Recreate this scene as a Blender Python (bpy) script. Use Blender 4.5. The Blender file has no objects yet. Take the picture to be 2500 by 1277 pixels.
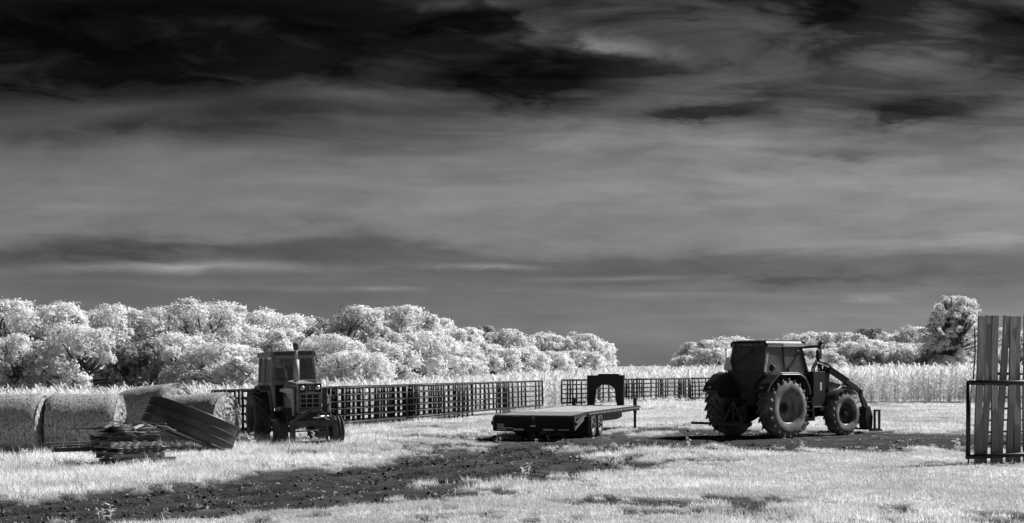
import bpy, math, random
import numpy as np
from mathutils import Vector, Matrix, Euler
sc = bpy.context.scene
COL = sc.collection
rad = math.radians
# ---------------------------------------------------------------- camera
CH, FPX, CX, HY = 2.2, 4000.0, 1250.0, 893.0      # eye height, focal length in photo pixels, centre column, horizon row
cam_d = bpy.data.cameras.new('camera'); cam = bpy.data.objects.new('camera', cam_d); COL.objects.link(cam)
cam.location = (0, 0, CH); cam.rotation_euler = (math.pi/2, 0, 0)
cam_d.sensor_width = 36; cam_d.lens = 36*FPX/2500; cam_d.shift_y = (HY-638.5)/2500
cam_d.clip_start = 0.1; cam_d.clip_end = 9000
sc.camera = cam
# ---------------------------------------------------------------- sky (infrared: dark sky, pale thin cloud), sun, exposure
SUN_AZ, SUN_EL = 60.0, 42.0
world = bpy.data.worlds.new('World'); sc.world = world; world.use_nodes = True
W = world.node_tree; WN, WL = W.nodes, W.links
bg = WN['Background']; bg.inputs[1].default_value = 0.1
def wn(t, **k):
    n = WN.new(t)
    for a, b in k.items(): setattr(n, a, b)
    return n
def wmath(op, a, b=None, c=None, clamp=False):
    n = wn('ShaderNodeMath', operation=op, use_clamp=clamp)
    for i, v in enumerate((a, b, c)):
        if v is None: continue
        if isinstance(v, (int, float)): n.inputs[i].default_value = v
        else: WL.new(v, n.inputs[i])
    return n.outputs[0]
sky = wn('ShaderNodeTexSky', sky_type='NISHITA', sun_disc=False)
sky.sun_elevation = rad(SUN_EL); sky.sun_rotation = rad(SUN_AZ)
bw = wn('ShaderNodeRGBToBW'); WL.new(sky.outputs[0], bw.inputs[0])
tc = wn('ShaderNodeTexCoord'); sep = wn('ShaderNodeSeparateXYZ'); WL.new(tc.outputs['Generated'], sep.inputs[0])
dx, dy, dz = sep.outputs
dzp = wmath('MAXIMUM', dz, 0.0)
den = wmath('ADD', dzp, 0.07)
px_, py_ = wmath('DIVIDE', dx, den), wmath('DIVIDE', dy, den)
def wnoise(x, y, z, scale, detail=6, rough=0.55, dist=0.0):
    cb = wn('ShaderNodeCombineXYZ')
    for i, v in enumerate((x, y, z)):
        if isinstance(v, (int, float)): cb.inputs[i].default_value = v
        else: WL.new(v, cb.inputs[i])
    n = wn('ShaderNodeTexNoise'); n.inputs['Scale'].default_value = scale; n.inputs['Detail'].default_value = detail
    n.inputs['Roughness'].default_value = rough; n.inputs['Distortion'].default_value = dist
    WL.new(cb.outputs[0], n.inputs['Vector']); return n.outputs['Fac']
def wramp(v, stops):
    r = wn('ShaderNodeValToRGB'); WL.new(v, r.inputs[0]); e = r.color_ramp.elements
    e[0].position, e[0].color = stops[0][0], (stops[0][1],)*3+(1,)
    e[1].position, e[1].color = stops[-1][0], (stops[-1][1],)*3+(1,)
    for p, c in stops[1:-1]:
        k = e.new(p); k.color = (c, c, c, 1)
    return r.outputs[0]
# thin sheets of high cloud: layers by height above the horizon, their edges pushed about by noise
skew = wmath('MULTIPLY_ADD', dx, 0.30, py_)
nA = wnoise(px_, wmath('MULTIPLY', skew, 0.8), 3.1, 0.75, 5, 0.55, 0.3)
nB = wnoise(wmath('MULTIPLY_ADD', py_, 0.35, px_), wmath('MULTIPLY_ADD', px_, -0.5, wmath('MULTIPLY', py_, 1.7)), 7.7, 1.5, 8, 0.60, 0.6)
nS = wnoise(wmath('MULTIPLY', dx, 5.0), wmath('MULTIPLY', dy, 2.0), wmath('MULTIPLY', dz, 90.0), 1.0, 4, 0.5, 0.2)
nG = wnoise(wmath('MULTIPLY', dx, 14.0), wmath('MULTIPLY', dy, 6.0), wmath('MULTIPLY', dz, 60.0), 1.0, 7, 0.62, 0.3)
warp = wmath('MULTIPLY', wmath('SUBTRACT', nA, 0.5), wmath('MULTIPLY_ADD', dzp, 0.62, 0.012))
warp2 = wmath('MULTIPLY', wmath('SUBTRACT', nG, 0.5), 0.014)
ee = wmath('ADD', wmath('ADD', dzp, warp), warp2)
SKYK = 0.82
lay = wramp(wmath('MULTIPLY', ee, 2.5), [(0.0, .30), (.055, .27), (.10, .21), (.145, .165), (.175, .16), (.20, .245), (.255, .29), (.305, .24), (.345, .12), (.40, .062), (.47, .032), (.56, .02), (1.0, .025)])
hi = wramp(nB, [(0.0, 0.0), (.44, 0.0), (.53, .5), (.66, 1.0), (1.0, 1.0)])
amp = wramp(wmath('MULTIPLY', dzp, 2.5), [(0.0, 0.0), (.22, .01), (.33, .095), (.5, .125), (1.0, .085)])
side = wramp(wmath('MULTIPLY_ADD', dx, 0.5, 0.5), [(0.0, .35), (.40, .35), (.56, 1.0), (1.0, 1.0)])
st = wramp(nS, [(0.0, .86), (.5, .96), (.62, 1.12), (.72, 1.4), (1.0, 1.45)])
band = wramp(wmath('MULTIPLY', dzp, 2.5), [(0.0, .25), (.07, .6), (.11, 1.0), (.17, 1.0), (.21, .3), (1.0, .25)])
stm = wmath('MULTIPLY_ADD', wmath('SUBTRACT', st, 1.0), band, 1.0)
patt = wmath('ADD', wmath('MULTIPLY', lay, stm), wmath('MULTIPLY', wmath('MULTIPLY', hi, amp), side))
patt = wmath('MULTIPLY', patt, wmath('MULTIPLY_ADD', nG, 0.85, 0.575))
# separate cloud bodies and clear holes, each an oval in azimuth and height with torn edges
ady = wmath('MAXIMUM', dy, 0.05)
nT = wnoise(wmath('MULTIPLY', dx, 22.0), wmath('MULTIPLY', dy, 9.0), wmath('MULTIPLY', dz, 70.0), 1.0, 6, 0.60, 0.6)
wA, wT = wmath('SUBTRACT', nA, 0.5), wmath('SUBTRACT', nT, 0.5)
az0, el0 = wmath('DIVIDE', dx, ady), wmath('DIVIDE', dz, ady)
def coords(ka, kt, ke):
    cb = wn('ShaderNodeCombineXYZ')
    WL.new(wmath('MULTIPLY_ADD', wT, kt, wmath('MULTIPLY_ADD', wA, ka, az0)), cb.inputs[0]); WL.new(wmath('MULTIPLY_ADD', wT, ke, wmath('MULTIPLY_ADD', wA, ke*.7, el0)), cb.inputs[1]); return cb.outputs[0]
tear = wmath('MULTIPLY_ADD', nT, 1.8, .12)
c_big, c_thin = coords(.10, .07, .034), coords(.06, .10, .0075)
def oval(co, px, py, rx, ry, slope=0.0):
    mp = wn('ShaderNodeMapping', vector_type='TEXTURE'); WL.new(co, mp.inputs[0])
    mp.inputs['Location'].default_value = ((px-CX)/FPX, (HY-py)/FPX, 0); mp.inputs['Rotation'].default_value = (0, 0, math.atan(slope)); mp.inputs['Scale'].default_value = (rx/FPX, ry/FPX, 1)
    g = wn('ShaderNodeTexGradient', gradient_type='QUADRATIC_SPHERE'); WL.new(mp.outputs[0], g.inputs[0]); return g.outputs['Fac']
for px, py, rx, ry, sl, k in ((400, 110, 1650, 320, 0, 1.0), (1310, 190, 470, 165, .03, 1.0), (1180, 50, 340, 80, 0, .85), (2500, 90, 330, 170, .16, 1.0), (2290, 255, 360, 80, .09, .85), (1700, 276, 420, 50, .08, .8), (2050, 15, 230, 62, .05, .8), (2080, 372, 560, 70, .05, .5), (330, 300, 700, 80, .06, .42), (300, 608, 1100, 52, 0, .42), (1950, 672, 1200, 44, 0, .38), (760, 535, 170, 26, .12, .22)):
    ov = oval(c_big, px, py, rx, ry, sl)
    if k > .65:                                  # holes with a crisp torn edge
        mr = wn('ShaderNodeMapRange', interpolation_type='SMOOTHSTEP'); WL.new(ov, mr.inputs[0]); mr.inputs[1].default_value = 0.0; mr.inputs[2].default_value = .62; ov = mr.outputs[0]; k *= .86
    patt = wmath('MULTIPLY', patt, wmath('MULTIPLY_ADD', wmath('MULTIPLY', ov, tear, clamp=True), -k, 1.0))
brt = 0.0
for px, py, rx, ry, sl, k in ((1530, 112, 260, 46, -.24, .22), (1320, 75, 70, 90, 0, .10), (2240, 150, 460, 100, .12, .08), (330, 265, 700, 46, .10, .07), (900, 235, 460, 36, -.04, .08), (440, 653, 560, 25, 0, .26), (1180, 651, 330, 15, 0, .18), (1560, 678, 460, 14, .02, .11), (900, 706, 240, 12, 0, .14), (2090, 732, 130, 22, 0, .13), (1180, 8, 260, 30, 0, .12)):
    brt = wmath('MULTIPLY_ADD', oval(c_thin, px, py, rx, ry, sl), k, brt)
patt = wmath('ADD', patt, wmath('MULTIPLY', brt, wmath('MULTIPLY_ADD', nT, 1.5, .2)))
col = wmath('MULTIPLY', wmath('MULTIPLY', bw.outputs[0], patt), SKYK)
WL.new(col, bg.inputs[0])
world.cycles.sampling_method = 'MANUAL'; world.cycles.sample_map_resolution = 512
sun_d = bpy.data.lights.new('sun', 'SUN'); sun = bpy.data.objects.new('sun', sun_d); COL.objects.link(sun)
sun_d.energy = 4.4; sun_d.angle = rad(0.6); sun_d.color = (1.0, 1.0, 1.0)
sd = Vector((math.sin(rad(SUN_AZ))*math.cos(rad(SUN_EL)), math.cos(rad(SUN_AZ))*math.cos(rad(SUN_EL)), math.sin(rad(SUN_EL))))
sun.rotation_euler = (-sd).to_track_quat('-Z', 'Y').to_euler()
sun.location = sd*60
vs = sc.view_settings
vs.view_transform = 'Standard'; vs.look = 'None'; vs.gamma = 1.0; vs.exposure = 0.80; vs.use_curve_mapping = False
DENOISE = True
sc.cycles.max_bounces = 8; sc.cycles.diffuse_bounces = 5; sc.cycles.transmission_bounces = 4; sc.cycles.transparent_max_bounces = 6
sc.cycles.use_denoising = DENOISE; sc.cycles.denoiser = 'OPENIMAGEDENOISE'; sc.cycles.denoising_input_passes = 'RGB_ALBEDO_NORMAL'; sc.cycles.denoising_prefilter = 'ACCURATE'; sc.cycles.caustics_reflective = False; sc.cycles.caustics_refractive = False; sc.cycles.sample_clamp_indirect = 3.0
# ---------------------------------------------------------------- helpers
def XY(px, py):                       # ground point seen at a photo pixel, for the flat yard
    d = FPX*CH/(py-HY); return Vector(((px-CX)/FPX*d, d, 0))
def AT(px, py, d):                    # point at depth d
    return Vector(((px-CX)/FPX*d, d, CH-(py-HY)/FPX*d))
_rt = np.random.RandomState(5).rand(256, 256)
def vnoise(x, y):
    xi, yi = np.floor(x).astype(int), np.floor(y).astype(int)
    fx, fy = x-xi, y-yi
    fx, fy = fx*fx*(3-2*fx), fy*fy*(3-2*fy)
    g = lambda a, b: _rt[a % 256, b % 256]
    return (g(xi, yi)*(1-fx)+g(xi+1, yi)*fx)*(1-fy)+(g(xi, yi+1)*(1-fx)+g(xi+1, yi+1)*fx)*fy
def fbm(x, y, o=4):
    t, a, s = 0, 0.5, 0
    for k in range(o):
        t = t+a*vnoise(x*2**k+17.3*k, y*2**k+9.1*k); s += a; a *= .5
    return t/s
def sstep(a, b, x):
    t = np.clip((x-a)/(b-a), 0, 1); return t*t*(3-2*t)
def mesh_obj(name, verts, faces, mat, parent=None, smooth=None):
    me = bpy.data.meshes.new(name); me.from_pydata([tuple(v) for v in verts], [], faces)
    if mat: me.materials.append(mat)
    if smooth is not None: me.polygons.foreach_set('use_smooth', smooth)
    me.update()
    o = bpy.data.objects.new(name, me); COL.objects.link(o)
    if parent: o.parent = parent
    return o
def np_mesh(name, V, F, mat, attr=None, smooth=False):
    """V (n,3), F (m,k) arrays -> object; attr = {name: per-vertex float}."""
    me = bpy.data.meshes.new(name); n, m, k = len(V), len(F), F.shape[1]
    me.vertices.add(n); me.vertices.foreach_set('co', np.ascontiguousarray(V, dtype=np.float32).ravel())
    me.loops.add(m*k); me.loops.foreach_set('vertex_index', np.ascontiguousarray(F, dtype=np.int32).ravel())
    me.polygons.add(m); me.polygons.foreach_set('loop_start', np.arange(0, m*k, k, dtype=np.int32))
    if smooth: me.polygons.foreach_set('use_smooth', np.ones(m, dtype=bool))
    for a, v in (attr or {}).items():
        at = me.attributes.new(a, 'FLOAT', 'POINT'); at.data.foreach_set('value', np.ascontiguousarray(v, dtype=np.float32))
    me.materials.append(mat); me.update(calc_edges=True)
    o = bpy.data.objects.new(name, me); COL.objects.link(o); return o
def tag(o, label, cat, group=None, kind=None):
    if label: o['label'] = label
    if cat: o['category'] = cat
    if group: o['group'] = group
    if kind: o['kind'] = kind
    return o
def thing(name, label, cat, loc=(0, 0, 0), rot=(0, 0, 0), group=None):
    o = bpy.data.objects.new(name, None); COL.objects.link(o); o.location = loc; o.rotation_euler = rot
    o.empty_display_size = .3
    return tag(o, label, cat, group)
def copy_tree(o, parent=None):
    c = o.copy(); COL.objects.link(c); c.parent = parent
    for ch in [x for x in o.children]: copy_tree(ch, c)
    return c
class MB:
    """collects shapes, build() links them as one mesh object"""
    def __init__(s): s.v, s.f, s.sm = [], [], []
    def add(s, vs, fs, sm=False):
        b = len(s.v); s.v += [Vector(v) for v in vs]
        for f in fs: s.f.append([b+i for i in f]); s.sm.append(sm)
        return s
    def box(s, c, d, rot=None, top=None):
        """centre, size; rot = Matrix/Euler; top = (sx, sy) scale of the top face"""
        tx, ty = top or (1, 1); R = rot.to_matrix() if isinstance(rot, Euler) else (rot or Matrix.Identity(3)); c = Vector(c)
        vs = []
        for z, (ax, ay) in ((-.5, (1, 1)), (.5, (tx, ty))):
            for x, y in ((-.5, -.5), (.5, -.5), (.5, .5), (-.5, .5)): vs.append(c+R@Vector((x*d[0]*ax, y*d[1]*ay, z*d[2])))
        return s.add(vs, [(0, 3, 2, 1), (4, 5, 6, 7), (0, 1, 5, 4), (1, 2, 6, 5), (2, 3, 7, 6), (3, 0, 4, 7)])
    def bb(s, a, b): return s.box([(a[i]+b[i])/2 for i in range(3)], [abs(b[i]-a[i]) for i in range(3)])
    def bar(s, a, b, w, h=None):
        """rectangular bar between two points"""
        a, b = Vector(a), Vector(b); h = h or w; d = b-a; L = d.length
        z = d.normalized(); up = Vector((0, 0, 1)) if abs(z.z) < .95 else Vector((0, 1, 0))
        x = z.cross(up).normalized(); y = x.cross(z)
        R = Matrix((x, y, z)).transposed()
        return s.box((a+b)/2, (w, h, L), R)
    def tube(s, pts, r, n=10, caps=True):
        pts = [Vector(p) for p in pts]; r = [r]*len(pts) if isinstance(r, (int, float)) else r
        b = len(s.v); prev = None
        for i, p in enumerate(pts):
            t = (pts[min(i+1, len(pts)-1)]-pts[max(i-1, 0)]).normalized()
            if prev is None:
                up = Vector((0, 0, 1)) if abs(t.z) < .9 else Vector((1, 0, 0)); u = t.cross(up).normalized()
            else: u = (prev-t*prev.dot(t)).normalized()
            prev = u; w = t.cross(u)
            for k in range(n):
                a = 2*math.pi*k/n; s.v.append(p+(u*math.cos(a)+w*math.sin(a))*r[i])
        for i in range(len(pts)-1):
            for k in range(n):
                q = (k+1) % n; s.f.append([b+i*n+k, b+i*n+q, b+(i+1)*n+q, b+(i+1)*n+k]); s.sm.append(True)
        if caps:
            s.f.append([b+k for k in range(n)][::-1]); s.sm.append(False)
            e = b+(len(pts)-1)*n; s.f.append([e+k for k in range(n)]); s.sm.append(False)
        return s
    def lathe(s, prof, n=32, axis='X', c=(0, 0, 0), sm=True, closed=False):
        """prof of (radius, position along axis)"""
        b = len(s.v); c = Vector(c); m = len(prof)
        for r, x in prof:
            for k in range(n):
                a = 2*math.pi*k/n; p, q = r*math.cos(a), r*math.sin(a)
                s.v.append(c+Vector((x, p, q) if axis == 'X' else (q, x, p) if axis == 'Y' else (p, q, x)))
        for i in range(m if closed else m-1):
            j = (i+1) % m
            for k in range(n):
                q = (k+1) % n; s.f.append([b+i*n+k, b+i*n+q, b+j*n+q, b+j*n+k]); s.sm.append(sm)
        return s
    def prism(s, poly, x0, x1, axis='X'):
        """polygon in the plane across axis, extruded from x0 to x1"""
        f = {'X': lambda x, p: (x, p[0], p[1]), 'Y': lambda x, p: (p[0], x, p[1]), 'Z': lambda x, p: (p[0], p[1], x)}[axis]
        n = len(poly); vs = [f(x0, p) for p in poly]+[f(x1, p) for p in poly]
        return s.add(vs, [tuple(range(n))[::-1], tuple(range(n, 2*n))]+[(i, (i+1) % n, n+(i+1) % n, n+i) for i in range(n)])
    def loft(s, secs, cap=True):
        """list of equally long point loops"""
        b = len(s.v); n = len(secs[0])
        for q in secs: s.v += [Vector(p) for p in q]
        for i in range(len(secs)-1):
            for k in range(n):
                q = (k+1) % n; s.f.append([b+i*n+k, b+i*n+q, b+(i+1)*n+q, b+(i+1)*n+k]); s.sm.append(False)
        if cap:
            s.f.append([b+k for k in range(n)][::-1]); s.sm.append(False)
            e = b+(len(secs)-1)*n; s.f.append([e+k for k in range(n)]); s.sm.append(False)
        return s
    def build(s, name, mat, parent=None, bevel=0, loc=None, rot=None):
        o = mesh_obj(name, s.v, s.f, mat, parent, s.sm)
        import bmesh
        bm = bmesh.new(); bm.from_mesh(o.data); bmesh.ops.recalc_face_normals(bm, faces=bm.faces); bm.to_mesh(o.data); bm.free()
        if bevel:
            m = o.modifiers.new('edge', 'BEVEL'); m.width = bevel; m.segments = 2; m.limit_method = 'ANGLE'; m.angle_limit = rad(40)
        if loc is not None: o.location = loc
        if rot is not None: o.rotation_euler = rot
        return o
def letters(name, txt, size, mat, parent, M, depth=.004):
    cu = bpy.data.curves.new(name, 'FONT'); cu.body = txt; cu.size = size; cu.extrude = depth; cu.align_x = 'CENTER'; cu.align_y = 'CENTER'
    t = bpy.data.objects.new(name, cu); COL.objects.link(t)
    bpy.context.view_layer.update()
    me = bpy.data.meshes.new_from_object(t.evaluated_get(bpy.context.evaluated_depsgraph_get()))
    bpy.data.objects.remove(t); bpy.data.curves.remove(cu)
    me.materials.clear(); me.materials.append(mat)
    o = bpy.data.objects.new(name, me); COL.objects.link(o); o.parent = parent; o.matrix_local = M; return o
# ---------------------------------------------------------------- materials (all grey: an infrared picture has no hue)
def mat(name, c, rough=.7, var=.25, scale=6, bump=0, metal=0, spec=.3, stretch=(1, 1, 1), coords='Object', spots=0, spotc=.5):
    m = bpy.data.materials.new(name); m.use_nodes = True; N, L = m.node_tree.nodes, m.node_tree.links
    b = N['Principled BSDF']; b.inputs['Roughness'].default_value = rough; b.inputs['Metallic'].default_value = metal
    b.inputs['Specular IOR Level'].default_value = spec
    t = N.new('ShaderNodeTexCoord'); mp = N.new('ShaderNodeMapping'); mp.inputs['Scale'].default_value = stretch
    L.new(t.outputs[coords], mp.inputs[0])
    n = N.new('ShaderNodeTexNoise'); n.inputs['Scale'].default_value = scale; n.inputs['Detail'].default_value = 8; n.inputs['Roughness'].default_value = .62
    L.new(mp.outputs[0], n.inputs['Vector'])
    r = N.new('ShaderNodeValToRGB'); e = r.color_ramp.elements
    lo, hi = c*(1-var), min(1, c*(1+var)); e[0].position, e[1].position = .3, .72
    e[0].color = (lo, lo, lo, 1); e[1].color = (hi, hi, hi, 1); L.new(n.outputs['Fac'], r.inputs[0])
    out = r.outputs[0]
    if spots:
        n2 = N.new('ShaderNodeTexNoise'); n2.inputs['Scale'].default_value = scale*.6; n2.inputs['Detail'].default_value = 6
        L.new(mp.outputs[0], n2.inputs['Vector'])
        r2 = N.new('ShaderNodeValToRGB'); r2.color_ramp.elements[0].position = .5; r2.color_ramp.elements[1].position = .68
        r2.color_ramp.elements[1].color = (spots,)*3+(1,); L.new(n2.outputs['Fac'], r2.inputs[0])
        mx = N.new('ShaderNodeMix'); mx.data_type = 'RGBA'; L.new(r2.outputs[0], mx.inputs[0]); L.new(out, mx.inputs[6]); mx.inputs[7].default_value = (spotc,)*3+(1,)
        out = mx.outputs[2]
    L.new(out, b.inputs['Base Color'])
    rr = N.new('ShaderNodeMath'); rr.operation = 'MULTIPLY_ADD'; L.new(n.outputs['Fac'], rr.inputs[0]); rr.inputs[1].default_value = .3; rr.inputs[2].default_value = max(0, rough-.15)
    L.new(rr.outputs[0], b.inputs['Roughness'])
    if bump:
        bp = N.new('ShaderNodeBump'); bp.inputs['Strength'].default_value = bump; bp.inputs['Distance'].default_value = .02
        L.new(n.outputs['Fac'], bp.inputs['Height']); L.new(bp.outputs[0], b.inputs['Normal'])
    return m
def leaf_mat(name, c, tr, var=.22, scale=1.2, gloss=.12):
    """leaves in near infrared: bright diffuse reflection and strong transmission"""
    m = bpy.data.materials.new(name); m.use_nodes = True; N, L = m.node_tree.nodes, m.node_tree.links; N.clear()
    o = N.new('ShaderNodeOutputMaterial'); d = N.new('ShaderNodeBsdfDiffuse'); t = N.new('ShaderNodeBsdfTranslucent'); a = N.new('ShaderNodeAddShader')
    at = N.new('ShaderNodeAttribute'); at.attribute_name = 'shade'
    for sh, k in ((d, c), (t, tr)):
        mm = N.new('ShaderNodeMath'); mm.operation = 'MULTIPLY'; L.new(at.outputs['Fac'], mm.inputs[0]); mm.inputs[1].default_value = k
        L.new(mm.outputs[0], sh.inputs[0])
    L.new(d.outputs[0], a.inputs[0]); L.new(t.outputs[0], a.inputs[1]); L.new(a.outputs[0], o.inputs[0]); return m
M = dict(
 bark=mat('bark', .10, .9, .4, 5, .5, stretch=(1, 1, .3)),
 leaf=leaf_mat('tree_leaves', .55, .37), leafp=leaf_mat('pale_leaves', .56, .40), leafd=leaf_mat('dull_and_shadowed_leaves', .30, .16),  # leafd: dull foliage, and one bush with shadow put into the colour
 corn=leaf_mat('corn_leaves', .55, .38), grass=leaf_mat('grass_blades', .60, .40), weed=leaf_mat('weed_leaves', .60, .36),
 hay=mat('hay', .34, .95, .95, 14, 1.0, spec=.05, stretch=(2.2, 1, 1)), hayend=mat('hay_end', .31, .95, .95, 9, 1.0, spec=.05), twine=mat('twine', .4, .9, .2, 8),
 pipe=mat('panel_pipe', .013, .55, .35, 9, spec=.3), gate=mat('gate_pipe', .012, .42, .3, 8, spec=.4),
 wood=mat('weathered_board', .23, .85, .38, 3.5, .5, stretch=(9, 9, .55), spots=.5, spotc=.07),
 pwood=mat('pallet_wood', .17, .9, .45, 5, .4, stretch=(1, 6, 6), spots=.4, spotc=.045), pwoodl=mat('pale_pallet_wood', .40, .9, .35, 5, .4, stretch=(1, 6, 6), spots=.5, spotc=.2), dwood=mat('old_dark_timber', .06, .9, .5, 5, .4),
 deck=mat('deck_plank', .38, .85, .40, 4, .3, stretch=(8, .6, 8), spots=.8, spotc=.18), deckd=mat('dark_deck_plank', .20, .85, .35, 4, .3, stretch=(8, .6, 8)),  # deckd: darker tone for the planks of the sloping tail
 tsteel=mat('trailer_steel', .014, .55, .4, 5, spec=.3), tlit=mat('trailer_steel_lit_and_mark', .10, .6, .4, 5), refl=mat('reflector_tape', .80, .4, .15, 20),  # tlit: trailer steel with sunlight put into its colour; the marking uses it too
 plate=mat('number_plate', .55, .5, .15, 8), ink=mat('plate_ink', .03, .6, .1, 8),
 tyre=mat('tyre_rubber', .075, .8, .35, 7, .15, spec=.25), tyred=mat('dusty_tyre_rubber', .19, .9, .6, 3.5, .2, spec=.15, spots=.8, spotc=.40),
 rim=mat('rim_paint', .34, .5, .2, 5, spec=.35), rimd=mat('dark_rim_paint', .09, .5, .3, 5, spec=.35), rimw=mat('pale_rim', .35, .5, .2, 5),
 vblack=mat('tractor_black', .018, .45, .3, 5, spec=.4), vfend=mat('fender_paint', .06, .35, .15, 4, spec=.5), vbody=mat('tractor_paint', .035, .32, .2, 4, spec=.5), vlite=mat('tractor_pale_paint', .52, .35, .12, 4, spec=.5),
 smv=mat('sign_sheet', .72, .6, .15, 9), chrome=mat('bright_steel', .55, .25, .1, 6, metal=.9), rubber=mat('hose_rubber', .02, .4, .2, 9, spec=.5),
 ihp=mat('old_tractor_paint', .26, .5, .3, 3, spec=.35, spots=.4, spotc=.09), ihd=mat('old_tractor_dark', .07, .6, .4, 5, spec=.3), ihl=mat('old_tractor_pale', .50, .55, .25, 5),
 lens=mat('lamp_lens', .55, .15, .1, 9, spec=.7), grille=mat('grille_black', .012, .6, .3, 9), tank=mat('galvanised_tank', .07, .42, .35, 2.2, .1, metal=.55, spec=.5, spots=.5, spotc=.05),
 seat=mat('seat_vinyl', .05, .5, .2, 6), wire=mat('wire', .5, .5, .2, 9), bird=mat('feathers', .03, .8, .2, 9), scrap=mat('scrap_sheet', .03, .5, .4, 6),
)
def glass_mat():
    m = bpy.data.materials.new('dusty_glass'); m.use_nodes = True; N, L = m.node_tree.nodes, m.node_tree.links; N.clear()
    o = N.new('ShaderNodeOutputMaterial'); t = N.new('ShaderNodeBsdfTransparent'); t.inputs[0].default_value = (.60, .60, .60, 1)
    g = N.new('ShaderNodeBsdfGlossy'); g.inputs['Roughness'].default_value = .06; g.inputs[0].default_value = (.8, .8, .8, 1)
    d = N.new('ShaderNodeBsdfDiffuse'); tcn = N.new('ShaderNodeTexCoord'); n = N.new('ShaderNodeTexNoise'); n.inputs['Scale'].default_value = 2.5; n.inputs['Detail'].default_value = 7
    L.new(tcn.outputs['Object'], n.inputs['Vector']); d.inputs[0].default_value = (.34, .34, .34, 1)
    f = N.new('ShaderNodeFresnel'); f.inputs[0].default_value = 1.5
    m1 = N.new('ShaderNodeMixShader'); m2 = N.new('ShaderNodeMixShader')
    mm = N.new('ShaderNodeMath'); mm.operation = 'MULTIPLY_ADD'; L.new(n.outputs['Fac'], mm.inputs[0]); mm.inputs[1].default_value = .50; mm.inputs[2].default_value = .04; mm.use_clamp = True
    L.new(mm.outputs[0], m1.inputs[0]); L.new(t.outputs[0], m1.inputs[1]); L.new(d.outputs[0], m1.inputs[2])
    L.new(f.outputs[0], m2.inputs[0]); L.new(m1.outputs[0], m2.inputs[1]); L.new(g.outputs[0], m2.inputs[2]); L.new(m2.outputs[0], o.inputs[0]); return m
M['glass'] = glass_mat()
# ---------------------------------------------------------------- ground: one sheet, flat yard, land falling to the left beyond it
def terr(x, y):
    fall = np.clip(-.35+.024*(x-2), -2.2, 0)
    return fall*sstep(58, 120, y)*1.0
def inpoly(px, py, poly):
    c = np.zeros(px.shape, bool); n = len(poly)
    for i in range(n):
        x1, y1 = poly[i]; x2, y2 = poly[(i+1) % n]
        k = ((y1 > py) != (y2 > py))
        c ^= k & (px < (x2-x1)*(py-y1)/((y2-y1) or 1e-9)+x1)
    return c
# bare soil, outlined where it lies in the yard (corners read off the photograph, then laid on the ground in metres)
_track = [(-300, 1262), (0, 1226), (150, 1212), (300, 1200), (450, 1183), (600, 1165), (700, 1150), (800, 1138), (900, 1126), (1000, 1110), (1100, 1098), (1200, 1088), (1320, 1078), (1500, 1070), (1640, 1058), (1800, 1053), (2000, 1050), (2150, 1053), (2360, 1056), (2700, 1062),
 (2700, 1098), (2500, 1099), (2360, 1101), (2200, 1104), (2100, 1107), (2000, 1111), (1850, 1100), (1750, 1095), (1600, 1098), (1470, 1107), (1390, 1118), (1500, 1124), (1470, 1136), (1400, 1152), (1340, 1172), (1310, 1188), (1240, 1209), (1050, 1226), (900, 1236), (800, 1243), (600, 1260), (400, 1277), (150, 1292), (-300, 1334)]
SOIL = [(_track, 1.0),
 ([(1160, 1068), (1300, 1050), (1480, 1046), (1560, 1044), (1760, 1040), (1760, 1062), (1640, 1064), (1320, 1086), (1200, 1090)], .74),
 ([(860, 1062), (1000, 1046), (1200, 1050), (1200, 1092), (1050, 1108), (960, 1104), (900, 1088)], .50),
 ([(850, 1052), (1000, 1040), (1190, 1034), (1190, 1048), (900, 1062)], .46),
 ([(1400, 1226), (1450, 1212), (1560, 1208), (1700, 1212), (1900, 1218), (1990, 1230), (1880, 1246), (1760, 1258), (1600, 1262), (1470, 1250)], .86),
 ([(1480, 1114), (1560, 1118), (1640, 1122), (1760, 1115), (1800, 1130), (1650, 1155), (1540, 1168), (1460, 1164)], .52),
 ([(2140, 1026), (2290, 1022), (2300, 1040), (2140, 1044)], .48),
 ([(850, 1275), (1200, 1252), (1460, 1252), (1460, 1330), (800, 1330)], .50),
 ([(420, 1134), (500, 1124), (600, 1124), (600, 1142), (450, 1147)], .44),
 ([(1150, 1176), (1300, 1160), (1360, 1166), (1300, 1182), (1180, 1190)], .6)]
ISLE = [([(1030, 1184), (1100, 1166), (1200, 1162), (1225, 1174), (1120, 1190)], -.62), ([(1240, 1092), (1400, 1088), (1540, 1090), (1440, 1098), (1260, 1100)], -.4), ([(1850, 1090), (2050, 1086), (2050, 1094), (1900, 1098)], -.3)]
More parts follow.
